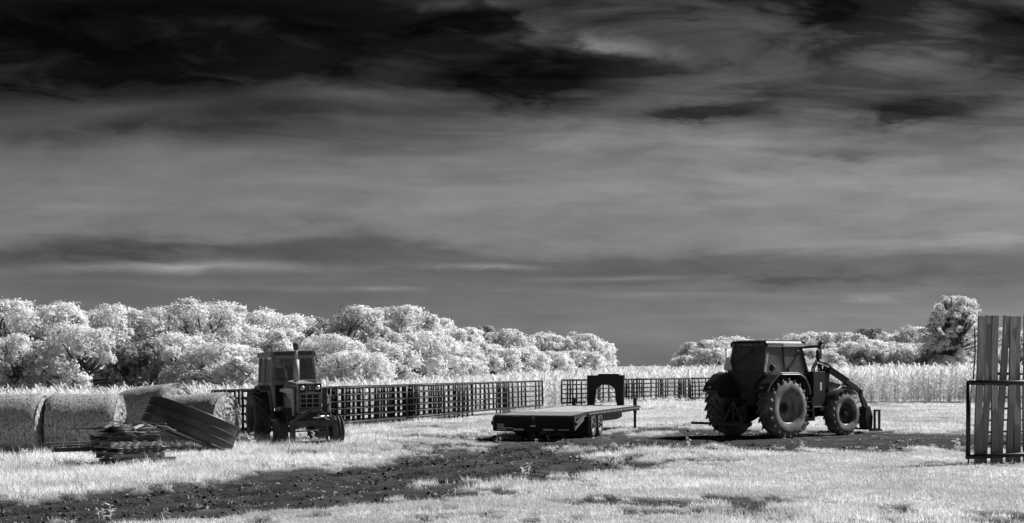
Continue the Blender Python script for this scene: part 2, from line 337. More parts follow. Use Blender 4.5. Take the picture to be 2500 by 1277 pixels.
def soil(x, y):
    j1, j2 = fbm(x*.9, y*.9, 4)-.5, fbm(x*.9+40, y*.9+11, 4)-.5
    yy = np.maximum(y+j2*3.4*np.clip(y/45, .4, 1.3), 5.0); xx = x+j1*1.6
    px, py = CX+xx/yy*FPX, HY+FPX*CH/yy
    tot = np.zeros(x.shape); live = (y > 15) & (y < 101) & (np.abs(x) < 60)
    for ox, oy in ((0, 0), (.7, .8), (-.7, -.8), (.8, -1.5), (-.8, 1.5)):
        q = np.maximum(yy[live]+oy*np.clip(y[live]/38, .5, 1.4), 5); pa, pb = CX+(xx[live]+ox)/q*FPX, HY+FPX*CH/q
        c = np.zeros(pa.shape)
        for poly, k in SOIL: c = np.where(inpoly(pa, pb, poly), np.maximum(c, k), c)
        for poly, k in ISLE: c = np.where(inpoly(pa, pb, poly), c+k, c)
        tot[live] += c/5
    c = tot
    c = np.where(y > 100, 0, np.maximum(c, .40*sstep(.60, .70, fbm(x*.33+5, y*.22+2, 3))*live))
    n = .50*fbm(x*1.1+3, y*.5, 4)+.50*fbm(x*4.2, y*2.6, 3)
    return sstep(-.05, .07, c-.36-(n-.5)*2.0+.34*sstep(.75, 1., c)-.55*(1-bands(x, y, .55))*sstep(.50, .66, fbm(x*1.3+8, y*.8, 3))) * (c > .02)
UX, UY = .50, .866                       # direction the wheel tracks run
TRK = [XY(a, b) for a, b in ((-400, 1285), (0, 1252), (300, 1229), (600, 1203), (900, 1170), (1100, 1144), (1250, 1118), (1420, 1096), (1640, 1082), (1900, 1080), (2400, 1082), (2800, 1082))]
def track(x, y):                         # signed distance from the middle of the wheel track
    best = np.full(x.shape, 1e9); sg = np.zeros(x.shape)
    for p, q in zip(TRK[:-1], TRK[1:]):
        ex, ey = q.x-p.x, q.y-p.y; L2 = ex*ex+ey*ey
        t = np.clip(((x-p.x)*ex+(y-p.y)*ey)/L2, 0, 1); ax, ay = x-p.x-t*ex, y-p.y-t*ey
        d = np.hypot(ax, ay); k = d < best; best = np.where(k, d, best); sg = np.where(k, np.sign(ax*ey-ay*ex), sg)
    return best*sg
def bands(x, y, w=.38):                  # the strips where wheels have churned the soil
    s = track(x, y)+.5*(fbm(x*.25, y*.25, 2)-.5)
    return np.clip(sum(np.exp(-((s-c)/w)**2) for c in (-1.55, -.25, 1.15, 2.6)), 0, 1)
def rut(x, y):
    s = x*UY-y*UX                        # across the track
    u = x*UX+y*UY
    return fbm(s*1.3+.35*fbm(u*.15, s*.2, 2), u*.16, 3)
def gz(x, y, D=None):
    if D is None: D = soil(x, y)
    bd = bands(x, y); rough = np.clip(bd*(.35+1.1*fbm(x*.8, y*.8, 2)), 0, 1)*(1-.6*sstep(3, 8, x))
    clod = (fbm(x*3.6, y*3.6, 3)-.5)*(.03+.15*rough)+(vnoise(x*9, y*9)-.5)*(.012+.05*rough)
    lawn = .025+.03*fbm(x*.8, y*.8, 2)
    near = 1-sstep(75, 100, y)
    return terr(x, y)+near*(D*(clod-.02-.085*bd)+(1-D)*lawn)
def axis(parts):
    out = []
    for a, b, s in parts: out += list(np.arange(a, b-1e-6, s))
    return out+[parts[-1][1]]
half = axis([(0, 12, .1), (12, 20, .2), (20, 40, .5), (40, 100, 3), (100, 500, 40), (500, 5000, 500)])
xs = np.array([-v for v in half[::-1]][:-1]+half)
ys = np.array(axis([(-400, -20, 40), (-20, 18, 2), (18, 36, .1), (36, 56, .17), (56, 80, .35), (80, 130, 1.2), (130, 400, 12), (400, 6000, 400)]))
GX, GY = np.meshgrid(xs, ys)
gx, gy = GX.ravel(), GY.ravel()
GD = soil(gx, gy); GZ = gz(gx, gy, GD)
nx, ny = len(xs), len(ys)
ii = (np.arange(ny-1)[:, None]*nx+np.arange(nx-1)[None, :]).ravel()
GF = np.stack([ii, ii+1, ii+nx+1, ii+nx], 1)
def ground_mat():
    m = bpy.data.materials.new('yard_ground'); m.use_nodes = True; N, L = m.node_tree.nodes, m.node_tree.links
    b = N['Principled BSDF']; b.inputs['Roughness'].default_value = .95; b.inputs['Specular IOR Level'].default_value = .05
    at = N.new('ShaderNodeAttribute'); at.attribute_name = 'soil'; ar = N.new('ShaderNodeAttribute'); ar.attribute_name = 'rough'
    t = N.new('ShaderNodeTexCoord')
    def noise(sc_, de=8, ro=.6):
        n = N.new('ShaderNodeTexNoise'); n.inputs['Scale'].default_value = sc_; n.inputs['Detail'].default_value = de; n.inputs['Roughness'].default_value = ro
        L.new(t.outputs['Object'], n.inputs['Vector']); return n.outputs['Fac']
    def ramp(v, a, ca, b_, cb):
        r = N.new('ShaderNodeValToRGB'); r.color_ramp.elements[0].position = a; r.color_ramp.elements[1].position = b_
        r.color_ramp.elements[0].color = (ca, ca, ca, 1); r.color_ramp.elements[1].color = (cb, cb, cb, 1); L.new(v, r.inputs[0]); return r.outputs[0]
    def mix(f, a, b_, mode='MIX'):
        x = N.new('ShaderNodeMix'); x.data_type = 'RGBA'; x.blend_type = mode
        L.new(f, x.inputs[0]) if not isinstance(f, float) else setattr(x.inputs[0], 'default_value', f)
        L.new(a, x.inputs[6]); L.new(b_, x.inputs[7]); return x.outputs[2]
    n1, n2 = noise(2.2), noise(24, 6, .7)
    thatch = ramp(n2, .3, .22, .7, .52)
    packed = ramp(n1, .3, .048, .7, .100); churn = ramp(noise(7.5, 7, .68), .38, .012, .64, .070)
    dirt = mix(ar.outputs['Fac'], packed, churn)
    damp = ramp(noise(.9, 6, .65), .35, .55, .65, 1.25)
    dirt = mix(1.0, dirt, damp, 'MULTIPLY')
    straw = ramp(noise(15, 9, .72), .70, 0, .76, 1)
    pale = ramp(n2, .2, .25, .8, .5)
    dirt = mix(straw, dirt, pale)
    L.new(mix(at.outputs['Fac'], thatch, dirt), b.inputs['Base Color'])
    bp = N.new('ShaderNodeBump'); bp.inputs['Strength'].default_value = 1.0; bp.inputs['Distance'].default_value = .10
    L.new(noise(11, 8, .7), bp.inputs['Height']); L.new(bp.outputs[0], b.inputs['Normal']); return m
ground = np_mesh('ground', np.stack([gx, gy, GZ], 1), GF, ground_mat(), {'soil': GD, 'rough': np.clip(bands(gx, gy, .45)*(.4+1.1*fbm(gx*.8, gy*.8, 2)), 0, 1)*(1-.4*sstep(3, 8, gx))}, smooth=True)
tag(ground, 'mown yard with dark churned wheel tracks and soil patches', 'ground', kind='structure')
# ---------------------------------------------------------------- grass
rng = np.random.RandomState(11)
TALL = [(-12.6, 38.0, 1.5, .24), (-10.6, 37.6, 1.3, .24), (-9.9, 35.9, .9, .20), (-8.4, 34.6, .7, .12), (-7.6, 35.6, .9, .20), (-8.4, 42.5, 1.8, .26), (-7.4, 44, 1.4, .20), (-7.1, 46.6, 1.4, .24), (-5.6, 44.9, 1.5, .22),
        (-9.5, 48.6, 2.0, .22), (-6.2, 57, 2.0, .22), (-4, 64, 2, .20), (10.5, 35.3, 1.2, .06), (7.5, 92, 6, .35), (1.5, 47.0, 1.4, .10)]
def lawn_height(x, y):
    h = .030+.05*fbm(x*.7, y*.7, 3)+.05*sstep(.5, .75, fbm(x*.25+9, y*.25, 2))
    h = h+np.where((x < -4.0) & (y > 30), .045, 0)
    for cx, cy, r, t in TALL: h = np.maximum(h, t*np.exp(-((x-cx)**2+(y-cy)**2)/r**2)*(.55+.8*fbm(x*1.7, y*1.7, 2)))
    return h
def blades(n, k, ymin, ymax, power, seedhi=1.0):
    # tuft positions, thinning with distance
    u = rng.rand(n); p = 2-power
    y = (ymin**p+(ymax**p-ymin**p)*u)**(1/p)
    x = (rng.rand(n)*2-1)*(.335*y+3.5)
    D = soil(x, y)
    keep = rng.rand(n) > np.where(D > .5, .975-.01*sstep(.4, .6, rut(x, y)), 0)*1.0
    keep &= y < 200
    x, y, D = x[keep], y[keep], D[keep]
    h = lawn_height(x, y)*np.where(D > .5, .5, 1)
    x, y, h, D = [np.repeat(a, k) for a in (x, y, h, D)]
    m = len(x)
    x = x+rng.normal(0, .035, m)*(1+y/60); y = y+rng.normal(0, .035, m)*(1+y/60)
    z = gz(x, y, D)-.01
    h = h*(.45+.9*rng.rand(m))*(1+.9*(rng.rand(m) > .985))
    a = rng.rand(m)*2*np.pi; w = (.0028+.0032*rng.rand(m))*np.maximum(y/24, 1)**.8*(1+h*1.2)
    la = rng.rand(m)*2*np.pi; ll = h*(.25+.75*rng.rand(m))
    b = np.stack([x, y, z], 1)
    o = np.stack([np.cos(a)*w, np.sin(a)*w, np.zeros(m)], 1)
    mid = b+np.stack([np.cos(la)*ll*.3, np.sin(la)*ll*.3, h*.62], 1)
    tip = b+np.stack([np.cos(la)*ll, np.sin(la)*ll, h], 1)
    V = np.stack([b-o, b+o, tip], 1).reshape(-1, 3)
    F = np.arange(3*m).reshape(-1, 3)
    dry = fbm(b[:, 0]*.5, b[:, 1]*.5, 3)
    sh = np.clip((.66+.46*rng.rand(m))*(.50+.95*dry)*(.75+.5*fbm(b[:, 0]*2.2, b[:, 1]*1.6, 2)), .25, 1.12)
    return V, F, np.repeat(sh, 3)
def dry_scatter(): pass
V1, F1, S1 = blades(165000, 5, 20.5, 105, 1.55)
g = np_mesh('grass', V1, F1, M['grass'], {'shade': S1}); tag(g, 'pale short grass growing over the yard between the tracks', 'grass', kind='stuff')
print('grass tris', len(F1), 'ground', len(GF)*2)
# low broadleaf weeds scattered in lawn and soil
def weeds(spots, name, label):
    V, F, S = [], [], []; b = 0; ZZ = gz(np.array([q[0] for q in spots]), np.array([q[1] for q in spots]))
    for (x, y, h, nl, sp), z in zip(spots, ZZ):
        for s_ in range(max(1, int(nl/5))):
            ax, ay = rng.normal(0, sp*.35, 2); hh = h*(.6+.5*rng.rand())
            lean = rng.normal(0, .16, 2)
            # stem
            w = .006+.004*hh
            p0, p1 = np.array([x+ax, y+ay, z]), np.array([x+ax+lean[0]*hh, y+ay+lean[1]*hh, z+hh])
            V += [p0+[-w, 0, 0], p0+[w, 0, 0], p1]; F.append((b, b+1, b+2)); S += [.8]*3; b += 3
            for q in range(9):
                t = .15+.85*rng.rand(); c = p0+(p1-p0)*t; an = rng.rand()*6.28; L = h*(.22+.22*rng.rand()); wd = L*(.09+.06*rng.rand())
                d = np.array([math.cos(an), math.sin(an), .35+.5*rng.rand()]); e = np.array([-math.sin(an), math.cos(an), 0])
                V += [c, c+d*L*.55+e*wd, c+d*L+np.array([0, 0, -.25*L]), c+d*L*.55-e*wd]
                F += [(b, b+1, b+2), (b, b+2, b+3)]; s2 = .75+.35*rng.rand(); S += [s2]*4; b += 4
    o = np_mesh(name, np.array(V), np.array(F), M['weed'], {'shade': np.array(S)}); return tag(o, label, 'weeds', kind='stuff')
ws = []
wy = 24+rng.rand(520)**1.3*45; wx = (rng.rand(520)*2-1)*.33*wy; wd_ = soil(wx, wy)
for x, y, d_ in zip(wx, wy, wd_):
    if d_ > .5 and rng.rand() > .07: continue
    ws.append((x, y, .05+.09*rng.rand()**2, 6, .10))
for (px, py, h) in [(290, 1156, .20), (320, 1154, .24), (350, 1154, .20), (250, 1158, .2), (405, 1122, .30), (205, 1150, .36), (150, 1142, .26), (95, 1142, .28), (40, 1140, .28), (60, 1130, .26),
                    (1160, 1082, .16), (1215, 1078, .14), (1260, 1076, .12), (1345, 1077, .20), (1390, 1084, .14), (1300, 1078, .12), (1650, 1092, .24), (1680, 1090, .30), (1632, 1090, .2), (1965, 1104, .26), (2335, 1103, .36), (2270, 1104, .22), (2185, 1104, .2),
                    (1520, 1108, .2), (1275, 1158, .24), (1290, 1155, .2), (730, 1086, .24), (765, 1084, .3), (790, 1086, .26), (700, 1086, .22), (250, 1255, .2), (270, 1252, .24), (500, 1238, .14), (560, 1090, .30), (610, 1092, .34), (590, 1085, .28), (1540, 1060, .16), (1580, 1056, .16)]:
    p = XY(px, py); ws.append((p.x, p.y, h, 12, .16))
for _ in range(150):
    y = 84+rng.rand()*8+(0); x = 4+rng.rand()*9; ws.append((x, y+.5*(x-2), .3+.3*rng.rand(), 10, .4))
# loose clods and dry straw on the churned soil
def clods(n):
    y = 21+rng.rand(n)**1.4*40; x = (rng.rand(n)*2-1)*(.335*y+1); D = soil(x, y); r = bands(x, y)
    k = (D > .6) & (rng.rand(n) < (.03+.75*r)*(1-.7*sstep(3, 8, x))); x, y = x[k], y[k]; m = len(x); z = gz(x, y); s = (.012+.032*rng.rand(m)**2.2)*np.maximum(1, y/32)
    base = np.array([[1, 0, 0], [0, 1, 0], [-1, 0, 0], [0, -1, 0], [0, 0, .8], [0, 0, -.8]]); F = np.array([[0, 1, 4], [1, 2, 4], [2, 3, 4], [3, 0, 4], [1, 0, 5], [2, 1, 5], [3, 2, 5], [0, 3, 5]])
    a = rng.rand(m)*6.28; V = base[None]*(s[:, None, None])*(.6+.8*rng.rand(m, 6, 1)); c_, s_ = np.cos(a)[:, None], np.sin(a)[:, None]
    V = np.stack([V[..., 0]*c_-V[..., 1]*s_, V[..., 0]*s_+V[..., 1]*c_, V[..., 2]+rng.normal(0, .1, (m, 6))*s[:, None]], 2)+np.stack([x, y, z+s*.3], 1)[:, None]
    o = np_mesh('soil_clods', V.reshape(-1, 3), (F[None]+(np.arange(m)*6)[:, None, None]).reshape(-1, 3), mat('clod', .05, .95, .7, 3, spec=.05)); tag(o, 'dark crumbly soil clods strewn along the wheel tracks', 'soil clods', kind='stuff'); print('clods', m)
    n2 = 6500; y = 21+rng.rand(n2)**1.3*45; x = (rng.rand(n2)*2-1)*(.335*y+1); k = soil(x, y) > .5; x, y = x[k], y[k]; m = len(x); z = gz(x, y)+.012
    a = rng.rand(m)*6.28; L = (.012+.035*rng.rand(m)**2)*np.maximum(1, y/32); w = L*(.12+.25*rng.rand(m)); d = np.stack([np.cos(a)*L, np.sin(a)*L, rng.normal(0, .2, m)*L], 1); e = np.stack([-np.sin(a)*w, np.cos(a)*w, rng.rand(m)*w], 1); p = np.stack([x, y, z], 1)
    V = np.stack([p-d, p-e, p+d, p+e], 1).reshape(-1, 3)
    o = np_mesh('dry_straw', V, np.arange(4*m).reshape(-1, 4), M['weed'], {'shade': np.repeat(.4+.6*rng.rand(m), 4)}); tag(o, 'pale flecks of dry straw and leaf litter on the bare soil', 'straw', kind='stuff')
clods(40000)
weeds(ws, 'weeds', 'pale leafy weeds standing in the grass around the scrap and vehicles')
# ---------------------------------------------------------------- corn field
def corn_front(x): return np.interp(x, [-60, -30, -20, -11, 1, 3, 8, 14, 18, 22, 40, 80], [60, 58, 59, 65, 86, 90, 98.5, 107, 103, 97, 95, 94])
def corn_variant(full, r):
    V, F, S = [], [], []; H = 1.80*(.92+.2*r.rand()); n = 12 if full else 6; lo = .12 if full else .55
    def tri(a, b, c, s): F.append((len(V), len(V)+1, len(V)+2)); V.extend([a, b, c]); S.extend([s]*3)
    def quad(a, b, c, d, s): k = len(V); F.extend([(k, k+1, k+2), (k, k+2, k+3)]); V.extend([a, b, c, d]); S.extend([s]*4)
    for an in (0, 1.57):
        w = .016; e = np.array([math.cos(an)*w, math.sin(an)*w, 0])
        quad(np.array([0, 0, H*lo-.1 if not full else 0])-e, np.array([0, 0, H*lo-.1 if not full else 0])+e, np.array([0, 0, H*.95])+e*.4, np.array([0, 0, H*.95])-e*.4, .7)
    az = r.rand()*6.28
    for i in range(n):
        t = lo+(.93-lo)*i/(n-1); z0 = H*t; a = az+(i % 2)*math.pi+r.normal(0, .35); L = .62*(1-.45*abs(t-.55)/.5)*(.8+.4*r.rand()); wd = .027+.017*r.rand()
        d = np.array([math.cos(a), math.sin(a), 0]); e = np.array([-math.sin(a), math.cos(a), 0]); up = .45+.5*t+.2*r.rand()
        p0 = np.array([0, 0, z0]); p1 = p0+d*L*.42+np.array([0, 0, L*up*.55]); dr = 1-.75*t; p2 = p0+d*L*.72+np.array([0, 0, L*(up*.85-.35*dr*r.rand())]); p3 = p0+d*L*1.0+np.array([0, 0, L*(up*.95-1.0*dr*r.rand())])
        s = .72+.36*r.rand()
        quad(p0-e*wd*.6, p0+e*wd*.6, p1+e*wd, p1-e*wd, s); quad(p1-e*wd, p1+e*wd, p2+e*wd*.8, p2-e*wd*.8, s*.97); tri(p2-e*wd*.8, p2+e*wd*.8, p3, s*.95)
    for q in range(5):
        a = r.rand()*6.28; d = np.array([math.cos(a), math.sin(a), 0]); e = np.array([-math.sin(a), math.cos(a), 0])*.012
        b0 = np.array([0, 0, H*.92]); tri(b0-e, b0+e, b0+d*(.03+.13*r.rand())+np.array([0, 0, .22+.1*r.rand()]), .85)
    return np.array(V), np.array(F), np.array(S)
cr = np.random.RandomState(4)
def plant_field(pts, full, nv=8):
    vs_ = [corn_variant(full, cr) for _ in range(nv)]; VV, FF, SS, b = [], [], [], 0
    which = cr.randint(0, nv, len(pts))
    for v in range(nv):
        P = pts[which == v]; n = len(P)
        if not n: continue
        V, F, S = vs_[v]; a = cr.rand(n)*6.28; s = (.86+.26*cr.rand(n))*np.interp(P[:, 0], [-30, -12, 2, 14], [.60, .68, .93, 1.0]); c_, s_ = np.cos(a)[:, None], np.sin(a)[:, None]
        hs = s*(.93+.16*fbm(P[:, 0]*.12, P[:, 1]*.12, 2))
        tx, ty = cr.normal(0, .05, n)[:, None], cr.normal(0, .05, n)[:, None]
        x = (V[:, 0]*c_-V[:, 1]*s_)*s[:, None]+tx*V[:, 2]; y = (V[:, 0]*s_+V[:, 1]*c_)*s[:, None]+ty*V[:, 2]; z = V[:, 2]*hs[:, None]
        z = z+terr(P[:, 0], P[:, 1])[:, None]
        VV.append(np.stack([x+P[:, :1], y+P[:, 1:2], z], 2).reshape(-1, 3))
        FF.append((F[None]+(np.arange(n)*len(V))[:, None, None]).reshape(-1, 3)+b); b += n*len(V)
        SS.append((S[None]*(.85+.25*cr.rand(n))[:, None]).ravel())
    return VV, FF, SS, b
def scatter(depth0, depth1, dens, wide=.36):
    n = int(150*(depth1-depth0)*dens); x = (cr.rand(n)*2-1)*75; y = corn_front(x)+depth0+cr.rand(n)*(depth1-depth0)
    x = np.round(x/.76)*.76*.35+x*.65
    k = np.abs(x) < wide*y+4; return np.stack([x[k], y[k]], 1)
VV, FF, SS, off = [], [], [], 0
for d0, d1, de, full in ((0, 4.5, 6.2, True), (4.5, 20, 2.1, False), (20, 105, .55, False)):
    a, f, s, n = plant_field(scatter(d0, d1, de), full); VV += a; FF += [q+off for q in f]; SS += s; off += n
corn = np_mesh('corn_field', np.concatenate(VV), np.concatenate(FF), M['corn'], {'shade': np.concatenate(SS)})
tag(corn, 'tall pale corn crop filling the field behind the corral panels', 'corn', kind='stuff')
print('corn tris', sum(len(f) for f in FF))
# ---------------------------------------------------------------- trees beyond the corn
tr = np.random.RandomState(21)
def unit(n):
    v = tr.normal(size=(n, 3)); return v/np.linalg.norm(v, axis=1)[:, None]
TREE_TRIS = 0
def tree(label, px, top, w, d, style='round', group='trees of the wood behind the corn', name='broadleaf_tree', cat='tree'):
    global TREE_TRIS
    X = (px-CX)/FPX*d; zb = float(terr(np.array([X]), np.array([d]))[0])-.1
    H = CH-(top-HY)/FPX*d-zb; Wd = w/FPX*d*(1.5 if style in ('round', 'bush', 'pale') else 1.12)
    root = thing(name, label, cat, (X, d, zb), (0, 0, 0), group)
    lobes = []
    if style == 'vase':
        nl = 190
        for i in range(nl):
            t = .05+.92*tr.rand()**.9; a = tr.rand()*6.28; spread = Wd*.5*np.interp(t, [0, .25, .55, .8, 1], [.62, .78, 1, .85, .35])
            q = spread*math.sqrt(tr.rand()); lobes.append((q*math.cos(a)+.03*Wd*math.sin(t*9), q*math.sin(a), H*t*.96, Wd*(.036+.040*tr.rand())))
    elif style == 'cone':
        nl = 16
        for i in range(nl):
            t = .12+.82*tr.rand(); a = tr.rand()*6.28; q = Wd*.42*(1-t)*math.sqrt(tr.rand()); lobes.append((q*math.cos(a), q*math.sin(a), H*t, Wd*(.10+.12*(1-t))))
    elif style == 'bare':
        nl = 20
        for i in range(nl):
            a = tr.rand()*6.28; t = .45+.5*tr.rand(); q = Wd*.46*(1-.5*(t-.45))*math.sqrt(tr.rand()); lobes.append((q*math.cos(a), q*math.sin(a), H*t, Wd*.09))
    else:
        low = {'round': .16, 'bush': .08, 'pale': .08, 'dark': .25, 'umbrella': .62}[style]
        nl = 64 if style != 'umbrella' else 16
        for i in range(nl):
            t = low+(.90-low)*(i+.5*tr.rand())/nl; a = tr.rand()*6.28
            prof = math.sqrt(max(.08, 1-((t-.42)/.56)**2)) if style != 'umbrella' else 1.0
            q = Wd*.47*prof*(tr.rand()**.38)*(.9+.2*tr.rand()); R = Wd*(.045+.095*tr.rand()**1.6)*(1 if t < .7 else .9)
            lobes.append((q*math.cos(a), q*math.sin(a), min(H*t, H-R*.9), R))
        lobes.append((Wd*.05*tr.normal(), Wd*.05*tr.normal(), H-Wd*.15, Wd*.155))
    Lb = np.array(lobes)
    # leaves grow in tufts at the twig ends, on the outside of each limb's clump
    ls = {'pale': .23, 'vase': .18}.get(style, .27)*(d/165)**.75
    P, Nn, Sx = [], [], []
    for (x, y, z, R) in lobes:
        nt = int(92*(R/.9)**1.7*(165/d)**.9*({'bare': .20, 'vase': 1.6}.get(style, 1)))+8
        dirs = unit(nt); dirs[:, 2] = np.where((dirs[:, 2] < -.45), -dirs[:, 2], dirs[:, 2])
        c = np.array([x, y, z])+dirs*R*(.62+.70*tr.rand(nt)**1.8)[:, None]*(np.array([1, 1, .9])*(.72+.62*tr.rand(3)))
        if style != 'bare':        # drop tufts buried in other clumps
            dd = ((c[:, None]-Lb[None, :, :3])**2).sum(2) < (Lb[None, :, 3]*.74)**2
            c, dirs = c[dd.sum(1) == 0], dirs[dd.sum(1) == 0]
        k = 7; m = len(c)
        q = np.repeat(c, k, 0)+tr.normal(0, 1, (m*k, 3))*np.array([1, 1, .72])*(.17*R+.05)
        nn = np.repeat(dirs, k, 0)*1.1+unit(m*k)*.55+np.array([.10, 0, .25]); nn /= np.linalg.norm(nn, axis=1)[:, None]
        P.append(q); Nn.append(nn); Sx.append(np.repeat(.72+.36*tr.rand(m), k)*(.85+.25*tr.rand(m*k)))
    P, Nn, Sx = np.concatenate(P), np.concatenate(Nn), np.concatenate(Sx)
    P[:, 2] = np.maximum(np.where(P[:, 2] > H*.93, H*.93+(P[:, 2]-H*.93)*.55, P[:, 2]), .05); n = len(P)
    u = np.cross(Nn, unit(n)); u /= np.linalg.norm(u, axis=1)[:, None]; v = np.cross(Nn, u)
    s = (ls*(.6+.8*tr.rand(n)))[:, None]
    V = np.stack([P-u*s*.60-v*s*.16, P+v*s*.46, P+u*s*.60-v*s*.16], 1).reshape(-1, 3)
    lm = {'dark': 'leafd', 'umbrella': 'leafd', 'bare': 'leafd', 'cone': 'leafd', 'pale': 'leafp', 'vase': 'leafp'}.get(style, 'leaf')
    cr_ = np_mesh('crown', V, np.arange(3*n).reshape(-1, 3), M[lm], {'shade': np.repeat(Sx, 3)}); cr_.parent = root
    TREE_TRIS += n
    b = MB(); hb = H*{'bush': .15, 'pale': .15, 'umbrella': .4, 'vase': .3}.get(style, .26)
    r0 = .022*H+.02*Wd; stems = 1 if style not in ('bush', 'vase', 'pale') else 3
    for k in range(stems):
        ox = 0 if stems == 1 else tr.normal(0, .10*Wd)
        b.tube([(ox*.4, 0, -.2), (ox*.7, 0, hb*.5), (ox, tr.normal(0, .02*Wd), hb)], [r0, r0*.8, r0*.65], 7)
    for (x, y, z, R) in lobes:
        mx, my = x*.4+tr.normal(0, .05*Wd), y*.4+tr.normal(0, .05*Wd)
        zz = max(z, hb+.1)
        b.tube([(0, 0, hb*.9), (mx, my, hb+(zz-hb)*.55), (x, y, zz)], [r0*.5, r0*.3, r0*.15], 5, False)
        for q in range(6 if style == 'bare' else 3):
            e = Vector((x, y, zz))+Vector(unit(1)[0])*R*(1.6 if style == 'bare' else 1.0); e.z = max(e.z, zz-.2*R)
            b.tube([(x, y, zz), ((x+e.x)/2+tr.normal(0, .1*R), (y+e.y)/2, (zz+e.z)/2+.1*R), e], [r0*.15, r0*.1, .012], 4, False)
            if style == 'bare':
                for _ in range(3):
                    e2 = e+Vector(unit(1)[0])*R*.9; b.tube([e, e2], [.02, .008], 3, False)
    b.build('trunk', M['bark'], root)
    return root
_T = [  # label, column, top row, width, distance, kind
 ('pale round-crowned tree at the picture\'s left edge, top of the wood', 22, 728, 150, 172, 'round'),
 ('broad pale tree peaking just above the two touching hay bales', 122, 736, 175, 168, 'round'),
 ('even-topped pale tree between the two-bale tree and the hump-backed tree', 285, 744, 170, 176, 'round'),
 ('lower pale tree left of the tallest hump-backed crown', 398, 750, 150, 178, 'round'),
 ('tallest hump-backed crown of the wood, dark gap in its side', 520, 732, 190, 172, 'round'),
 ('pale crown directly above the old tractor cab', 645, 752, 150, 180, 'round'),
 ('pale crown between the old tractor exhaust and the bare tree', 722, 760, 120, 190, 'pale'),
 ('thin dark tree with bare spreading branches right of the old tractor', 828, 762, 190, 172, 'bare'),
 ('spiky-topped pale tree just right of the bare dark tree', 892, 744, 120, 186, 'round'),
 ('tall double-headed pale tree above the long corral panel row', 985, 742, 150, 190, 'round'),
 ('round pale shoulder tree right of the double-headed tree', 1065, 772, 115, 194, 'round'),
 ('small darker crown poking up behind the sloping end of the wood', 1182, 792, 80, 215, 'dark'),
 ('pale tree left of the small dark crown', 1132, 798, 95, 205, 'round'),
 ('pale tree right of the small dark crown', 1238, 803, 110, 210, 'round'),
 ('pale tree third from the open end of the wood', 1332, 813, 100, 218, 'round'),
 ('round-headed pale tree second from the open end of the wood', 1412, 811, 105, 222, 'round'),
 ('last pale tree at the open end of the wood, above the trailer gooseneck', 1452, 832, 70, 226, 'bush'),
]
_F = [
 ('drooping pale bush at the left edge behind the first hay bale', 40, 815, 110, 158, 'round'),
 ('bright-sided tree standing in front of the two-bale tree', 195, 795, 150, 158, 'round'),
 ('shadowed bush above the gap between the hay bales', 325, 830, 140, 160, 'dark'),  # the shadow under the trees is put into its dark leaf colour
 ('pale bush below the lower pale tree', 425, 815, 140, 162, 'bush'),
 ('bright low thicket at the foot of the hump-backed crown', 545, 842, 170, 158, 'bush'),
 ('bright rounded bush touching the old tractor cab on its left', 612, 868, 120, 152, 'bush'),
 ('pale mid-height tree behind the old tractor roof', 665, 800, 130, 170, 'round'),
 ('soft feathery pale willow right beside the old tractor cab', 800, 815, 130, 160, 'pale'),
 ('feathery low shrub below the bare dark tree', 858, 858, 130, 156, 'pale'),
 ('bright shrub right of the feathery low shrub', 940, 835, 120, 166, 'bush'),
 ('wide bright bush below the double-headed tree', 1015, 806, 150, 175, 'bush'),
 ('bright bush below the shoulder tree', 1105, 838, 120, 182, 'bush'),
 ('bright bush under the small dark crown', 1185, 838, 120, 190, 'bush'),
 ('low bright bush fourth from the open end of the wood', 1262, 848, 110, 196, 'bush'),
 ('low bright bush behind the end of the long panel row', 1335, 858, 100, 202, 'bush'),
 ('low dull-sided bush leaning at the open end of the wood', 1415, 856, 90, 208, 'bush'),
]
_R = [
 ('low pale bush starting the far grove right of the gap', 1682, 868, 62, 262, 'bush'),
 ('pale dome-shaped tree left of the newer tractor', 1730, 832, 108, 268, 'round'),
 ('pale dome tree half hidden by the newer tractor roof', 1790, 826, 130, 272, 'round'),
 ('smooth pale bush in front of the dome tree, beside the warning triangle', 1746, 850, 90, 250, 'pale'),
 ('pale tree hidden behind the newer tractor cab', 1885, 832, 130, 272, 'round'),
 ('pale tree behind the newer tractor mirror arm', 1985, 814, 120, 270, 'round'),
 ('pale tree just right of the newer tractor exhaust', 2058, 812, 110, 266, 'round'),
 ('flat-topped darker tree, left of a pair on the grove skyline', 2106, 797, 90, 276, 'umbrella'),
 ('flat-topped darker tree, right of a pair on the grove skyline', 2148, 799, 80, 276, 'umbrella'),
 ('flat-topped pale tree next to the tall fan-shaped tree', 2228, 797, 120, 268, 'round'),
 ('soft pale bush seen through the mirror arm of the newer tractor', 2000, 850, 110, 250, 'pale'),
 ('pale bush below the pair of flat-topped trees', 2130, 832, 150, 250, 'bush'),
 ('dull pointed shrub standing at the back of the corn', 2108, 846, 70, 244, 'cone'),
 ('pale rounded bush left of the tall fan-shaped tree', 2215, 836, 130, 248, 'bush'),
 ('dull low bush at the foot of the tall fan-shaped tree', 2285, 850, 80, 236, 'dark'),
 ('tall fan-shaped tree rising alone above the far grove', 2326, 711, 132, 232, 'vase'),
 ('pale bush between the fan-shaped tree and the upright boards', 2395, 846, 100, 244, 'bush'),
 ('pale tree seen between the upright boards', 2446, 806, 130, 262, 'round'),
 ('pale tree behind the last upright boards at the right edge', 2520, 800, 130, 262, 'round'),
 ('small round bush low between the exhaust and the pointed shrub', 2052, 862, 90, 246, 'bush'),
]
